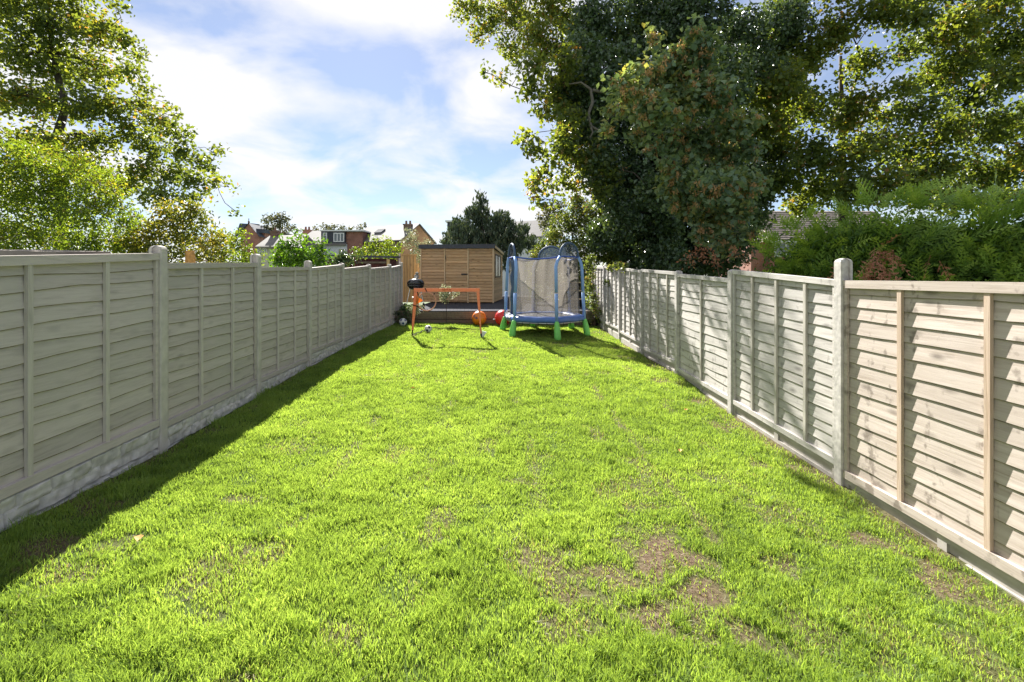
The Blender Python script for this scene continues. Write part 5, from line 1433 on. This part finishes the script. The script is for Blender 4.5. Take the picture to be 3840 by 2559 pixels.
def gable_house(root, C, th, L, Wd, ze, zr, wall, gable_wall, roof, zb=-.6, over=.25, thick=.12):
    """near corner C (x,y); eave side runs left along u, gable side runs right along v"""
    u = Vector((-math.cos(th), math.sin(th), 0)); v = Vector((math.sin(th), math.cos(th), 0)); C = Vector((C[0], C[1], 0)); k = Vector((0, 0, 1))
    mb = MB()
    c0, c1, c2, c3 = C, C + u * L, C + u * L + v * Wd, C + v * Wd
    mb.add([c0 + k * zb, c1 + k * zb, c1 + k * ze, c0 + k * ze], [(0, 1, 2, 3)])
    mb.add([c1 + k * zb, c2 + k * zb, c2 + k * ze, c1 + v * Wd / 2 + k * zr, c1 + k * ze], [(0, 1, 2, 3, 4)])
    mb.add([c2 + k * zb, c3 + k * zb, c3 + k * ze, c2 + k * ze], [(0, 1, 2, 3)])
    mb.build('wall', wall, root)
    mb = MB()
    e = -u * .01
    mb.add([c0 + e + k * zb, c3 + e + k * zb, c3 + e + k * ze, c0 + v * Wd / 2 + e + k * zr, c0 + e + k * ze], [(0, 1, 2, 3, 4)])
    mb.build('gable_wall', gable_wall, root)
    mb = MB(); m0 = C + v * Wd / 2
    sl = (zr - ze) / (Wd / 2)
    for s_, q0 in ((0, c0), (1, c3)):
        o_ = v * (-over if s_ == 0 else over)
        a = q0 + o_ - u * over + k * (ze - sl * over); b = q0 + o_ + u * (L + over) + k * (ze - sl * over)
        cc = m0 + u * (L + over) + k * zr; d = m0 - u * over + k * zr
        mb.hexa([a + k * .02, b + k * .02, cc + k * .02, d + k * .02, a + k * (.02 + thick), b + k * (.02 + thick), cc + k * (.02 + thick), d + k * (.02 + thick)])
    rf_ = mb.build('roof', roof, root)
    return u, v, rf_
def chimney(parent, p, w, h, mat, pots=2):
    p = Vector(p)
    mb = MB().box(p.x - w / 2, p.x + w / 2, p.y - w / 2, p.y + w / 2, p.z, p.z + h)
    mb.box(p.x - w * .58, p.x + w * .58, p.y - w * .58, p.y + w * .58, p.z + h + .001, p.z + h + .12)
    for i in range(pots):
        x = p.x + (i - (pots - 1) / 2) * w * .5
        mb.lathe([(.13, 0), (.11, .35), (.13, .38)], 8, (x, p.y, p.z + h + .12))
    return mb.build('chimney', mat, parent)

# brick house with bleached roof
h4 = thing('brick_house', 'brick house with bleached roof, skylight and chimney beyond the dark red shed', 'house', (-11.5, 48, -.6))
u, v, rf_ = gable_house(h4, (-11.57, 48), math.radians(30), 7.6, 5.3, 5.25, 7.05, 'brown_brick', 'sunlit_brick', 'pale_roof')
C = Vector((-11.57, 48, 0))
chimney(rf_, C + v * 2.2 + u * 1.0 + Vector((0, 0, 6.2)), .85, .80, 'brown_brick')
nrm = (Vector((0, 0, 1)) * 2.65 - v * 1.8).normalized(); rr_ = C + v * 1.55 + u * 4.6 + Vector((0, 0, 6.45)); upv = (v * 2.65 + Vector((0, 0, 1.8))).normalized()
MB().obox(rr_ + nrm * .06, u * .55, upv * .38, nrm * .05).build('skylight', 'felt', rf_)
window(h4, C + u * 4.6 - v * .01 + Vector((0, 0, 3.6)), u, -v, 1.0, 1.5)
window(h4, C + u * 1.8 - v * .01 + Vector((0, 0, 3.6)), u, -v, 1.0, 1.5)
MB().tube([C + u * 3.2 - v * .12 + Vector((0, 0, -.5)), C + u * 3.2 - v * .12 + Vector((0, 0, 5.6))], .06, 8).build('soil_pipe', 'iron', h4)

# house with charcoal dormer
h3 = thing('dormer_house', 'white walled house with a charcoal flat roofed dormer, left of the brick house', 'house', (-19, 50, -.6))
def A3(sx, sy, y=50): return Vector(((sx - 1920) * y / 1730, y, CAM_Z - (sy - 1030) * y / 1730))
a = A3(1117, 917); b = A3(1300, 917); rdg = A3(1150, 866, 53)
MB().box(a.x, b.x, 50.0, 56, -.6, a.z).build('wall', 'white_render', h3)
mb = MB(); mb.add([(a.x - .3, 49.7, a.z), (b.x, 49.7, a.z), (b.x, 53, rdg.z), (A3(1172, 866, 53).x, 53, rdg.z), (a.x - .3, 49.7, a.z - .15), (b.x, 49.7, a.z - .15), (b.x, 56.3, a.z), (a.x - .3, 56.3, a.z)], [(0, 1, 2, 3), (4, 5, 1, 0), (2, 6, 7, 3), (0, 3, 7), (4, 7, 6, 5)])
r3 = mb.build('roof', 'tan_roof', h3)
d0, d1 = A3(1204, 916, 49.9), A3(1294, 868, 49.9)
dm = MB().box(d0.x, d1.x, 49.9, 53, d0.z + .0, d1.z).build('dormer', 'grey_clad', h3)
MB().box(d0.x - .12, A3(1365, 866, 49.8).x, 49.75, 53.2, d1.z + .002, d1.z + .14).build('flat_roof', 'upvc', h3)
window(dm, (A3(1219, 890, 49.88).x, 49.88, A3(1219, 890, 49.88).z), (1, 0, 0), (0, -1, 0), .46, .95, 1, top=True, frame=.08)
window(dm, (A3(1271, 891, 49.88).x, 49.88, A3(1271, 891, 49.88).z), (1, 0, 0), (0, -1, 0), 1.15, .98, 3, frame=.09)
MB().box(d1.x + .02, A3(1360, 900, 50.2).x, 50.2, 54, -.6, A3(1360, 871, 50.2).z).build('side_wall', 'red_brick', h3)
window(h3, (A3(1285, 942, 49.98).x, 49.98, A3(1275, 945, 49.98).z), (1, 0, 0), (0, -1, 0), 1.0, .7, 1)
chimney(h3, (A3(1153, 880, 56).x, 56, A3(1153, 885, 56).z), .8, .6, 'red_brick', 2)

# low cream house
h2 = thing('cream_house', 'low cream walled house with pale tan roof, left of the dormer house', 'house', (-24, 46, -.6))
def A2(sx, sy, y=46): return Vector(((sx - 1920) * y / 1730, y, CAM_Z - (sy - 1030) * y / 1730))
a = A2(972, 925); b = A2(1120, 925); r0_, r1_ = A2(1012, 884, 48.5), A2(1150, 880, 48.5)
MB().box(a.x, b.x, 46, 51, -.6, a.z).build('wall', 'cream', h2)
mb = MB(); mb.add([(a.x - .25, 45.7, a.z - .02), (b.x + .25, 45.7, a.z - .02), (r1_.x, 48.5, r1_.z), (r0_.x, 48.5, r0_.z), (a.x - .25, 45.7, a.z - .2), (b.x + .25, 45.7, a.z - .2), (b.x + .25, 51.3, a.z), (a.x - .25, 51.3, a.z)], [(0, 1, 2, 3), (4, 5, 1, 0), (3, 2, 6, 7), (0, 3, 7, 4), (1, 5, 6, 2), (4, 7, 6, 5)])
r2_ = mb.build('roof', 'tan_roof', h2)
window(h2, (A2(992, 944, 45.98).x, 45.98, A2(992, 944, 45.98).z), (1, 0, 0), (0, -1, 0), .45, .62, 2, frame=.07)
window(h2, (A2(947, 944, 45.98).x + .7, 45.98, A2(992, 944, 45.98).z), (1, 0, 0), (0, -1, 0), .4, .62, 2, frame=.07)
chimney(r2_, (A2(1032, 880, 48.5).x, 48.5, A2(1032, 884, 48.5).z - .3), .7, .65, 'clay', 1)
# red gabled house
h1 = thing('red_gabled_house', 'red brick house with pointed gable and slate roof above the left shrubs', 'house', (-31, 58, -.6))
def A1(sx, sy, y=58): return Vector(((sx - 1920) * y / 1730, y, CAM_Z - (sy - 1030) * y / 1730))
ap, gl, gr = A1(933, 840), A1(905, 872), A1(970, 886)
mb = MB(); mb.add([(gl.x, 58, -.6), (gr.x, 58, -.6), (gr.x, 58, gr.z), (A1(948, 853).x, 58, A1(948, 853).z), (ap.x, 58, ap.z), (gl.x, 58, gl.z), (gl.x, 66, -.6), (gr.x, 66, -.6), (gr.x, 66, gr.z), (gl.x, 66, gl.z)], [(0, 1, 2, 3, 4, 5), (1, 7, 8, 2), (6, 0, 5, 9)])
mb.build('gable_wall', 'red_brick', h1)
lft = A1(855, 841)
mb = MB(); mb.add([(ap.x + .05, 57.8, ap.z + .1), (gl.x - .1, 57.8, gl.z), (A1(880, 905).x, 58.5, A1(880, 905).z), (A1(840, 900).x, 60, A1(840, 900).z), (lft.x, 60.5, A1(855, 838, 60.5).z), (ap.x + .05, 60.5, ap.z + .2)], [(0, 1, 2, 3, 4, 5)])
mb.add([(ap.x + .05, 57.8, ap.z + .1), (ap.x + .05, 64, ap.z + .1), (gr.x + .2, 64, gr.z - .1), (gr.x + .2, 57.8, gr.z - .1)], [(0, 1, 2, 3)])
mb.build('roof', 'slate', h1)
wg = A1(950, 856, 58.6); w2 = A1(984, 861, 58.6)
MB().box(wg.x, w2.x, 59.2, 66, -.6, A1(984, 872, 58.6).z).build('side_wall', 'red_brick', h1)
mb = MB().hexa([(wg.x - .5, 58.6, wg.z - .5), (w2.x + .2, 58.6, A1(984, 874, 58.6).z), (w2.x + .2, 66, A1(984, 874, 58.6).z), (wg.x - .5, 66, wg.z - .5), (wg.x - .5, 58.6, wg.z), (w2.x + .2, 58.6, A1(984, 860, 58.6).z), (w2.x + .2, 66, A1(984, 860, 58.6).z), (wg.x - .5, 66, wg.z)])
mb.build('side_roof', 'slate', h1)
MB().lathe([(.10, 0), (.14, .15), (.04, .3), (.05, .55), (.01, .6)], 8, (ap.x, 58, ap.z + .1)).build('finial', 'clay', h1)

# houses glimpsed either side of the conifer
hb = thing('box_dormer_house', 'grey box dormer house peeping out left of the dark conifer', 'house', (-2.5, 44, -.6))
def AB(sx, sy, y): return Vector(((sx - 1920) * y / 1730, y, CAM_Z - (sy - 1030) * y / 1730))
p, q = AB(1677, 870, 44), AB(1760, 828, 44)
MB().box(p.x, q.x, 44, 49, -.6, q.z - .16).build('wall', 'white_render', hb)
MB().box(p.x + .05, q.x, 43.85, 43.99, AB(0, 862, 44).z, q.z - .17).build('cladding', 'grey_clad', hb)
MB().box(p.x - .15, q.x + .1, 43.7, 49.2, q.z - .15, q.z).build('roof', 'upvc', hb)
hw = thing('white_roofed_house', 'house with a bright pale roof right of the dark conifer', 'house', (4, 42, -.6))
gable_house(hw, (AB(2030, 890, 41).x, 41), math.radians(22), 6.0, 4.5, AB(0, 886, 41).z, AB(0, 830, 43).z, 'white_render', 'white_render', 'pale_roof')

# house on the right behind the cypress hedge
hr = thing('tiled_house', 'red brick house with brown tiled roof and white window behind the cypress hedge', 'house', (19, 31, -.6))
y0 = 31.0
e0 = AB(2895, 903, y0); e1 = AB(3420, 903, y0)
MB().box(e0.x + .1, e1.x, y0, y0 + 7, -.6, e0.z).build('wall', 'red_brick', hr)
MB().box(e0.x - 1.1, e0.x + .09, y0 + .6, y0 + 6, -.6, AB(0, 915, y0).z).build('side_wall', 'red_brick', hr)
zr_ = AB(0, 794, y0 + 3.4).z; rows = 15
cores = []
mb = MB()
for k in range(rows):
    t0_, t1_ = k / rows, (k + 1) / rows
    ya, yb = y0 - .35 + 3.75 * t0_, y0 - .35 + 3.75 * t1_
    za, zb_ = e0.z + .02 + (zr_ - e0.z) * t0_, e0.z + .02 + (zr_ - e0.z) * t1_
    xl0 = e0.x - .25 + .9 * t0_
    ntile = 34; wt = (e1.x - xl0) / ntile
    for j in range(ntile):
        x_ = xl0 + j * wt; lift = .02 * RNG.random()
        mb.hexa([(x_ + .006, ya, za - .02), (x_ + wt - .006, ya, za - .02), (x_ + wt - .006, yb, zb_ - .05), (x_ + .006, yb, zb_ - .05), (x_ + .006, ya, za + .075 + lift), (x_ + wt - .006, ya, za + .075 + lift), (x_ + wt - .006, yb, zb_ + .02), (x_ + .006, yb, zb_ + .02)])
rt = mb.build('roof_tiles', 'brown_tile', hr); rt['kind'] = 'stuff'
mb = MB(); mb.add([(e0.x - .2, y0 - .3, e0.z - .04), (e1.x, y0 - .3, e0.z - .04), (e1.x, y0 + 3.4, zr_ - .06), (e0.x + .7, y0 + 3.4, zr_ - .06), (e0.x - .2, y0 + 7.2, e0.z - .04), (e1.x, y0 + 7.2, e0.z - .04)], [(0, 1, 2, 3), (3, 2, 5, 4), (0, 3, 4)])
mb.build('roof', 'brown_tile', hr)
MB().box(e0.x - .2, e1.x, y0 - .40, y0 - .30, e0.z - .14, e0.z - .01).build('gutter', 'upvc', hr)
c = AB(2966, 936, y0 - .02)
wnd = window(hr, (c.x, y0 - .01, c.z), (1, 0, 0), (0, -1, 0), 2.2, 1.0, 3, frame=.10, top=False)
c = AB(3130, 945, y0 - .02)
MB().box(c.x - .95, c.x + .95, y0 - .30, y0 - .01, c.z - 1.4, c.z + .50).build('white_panel', 'upvc', hr)
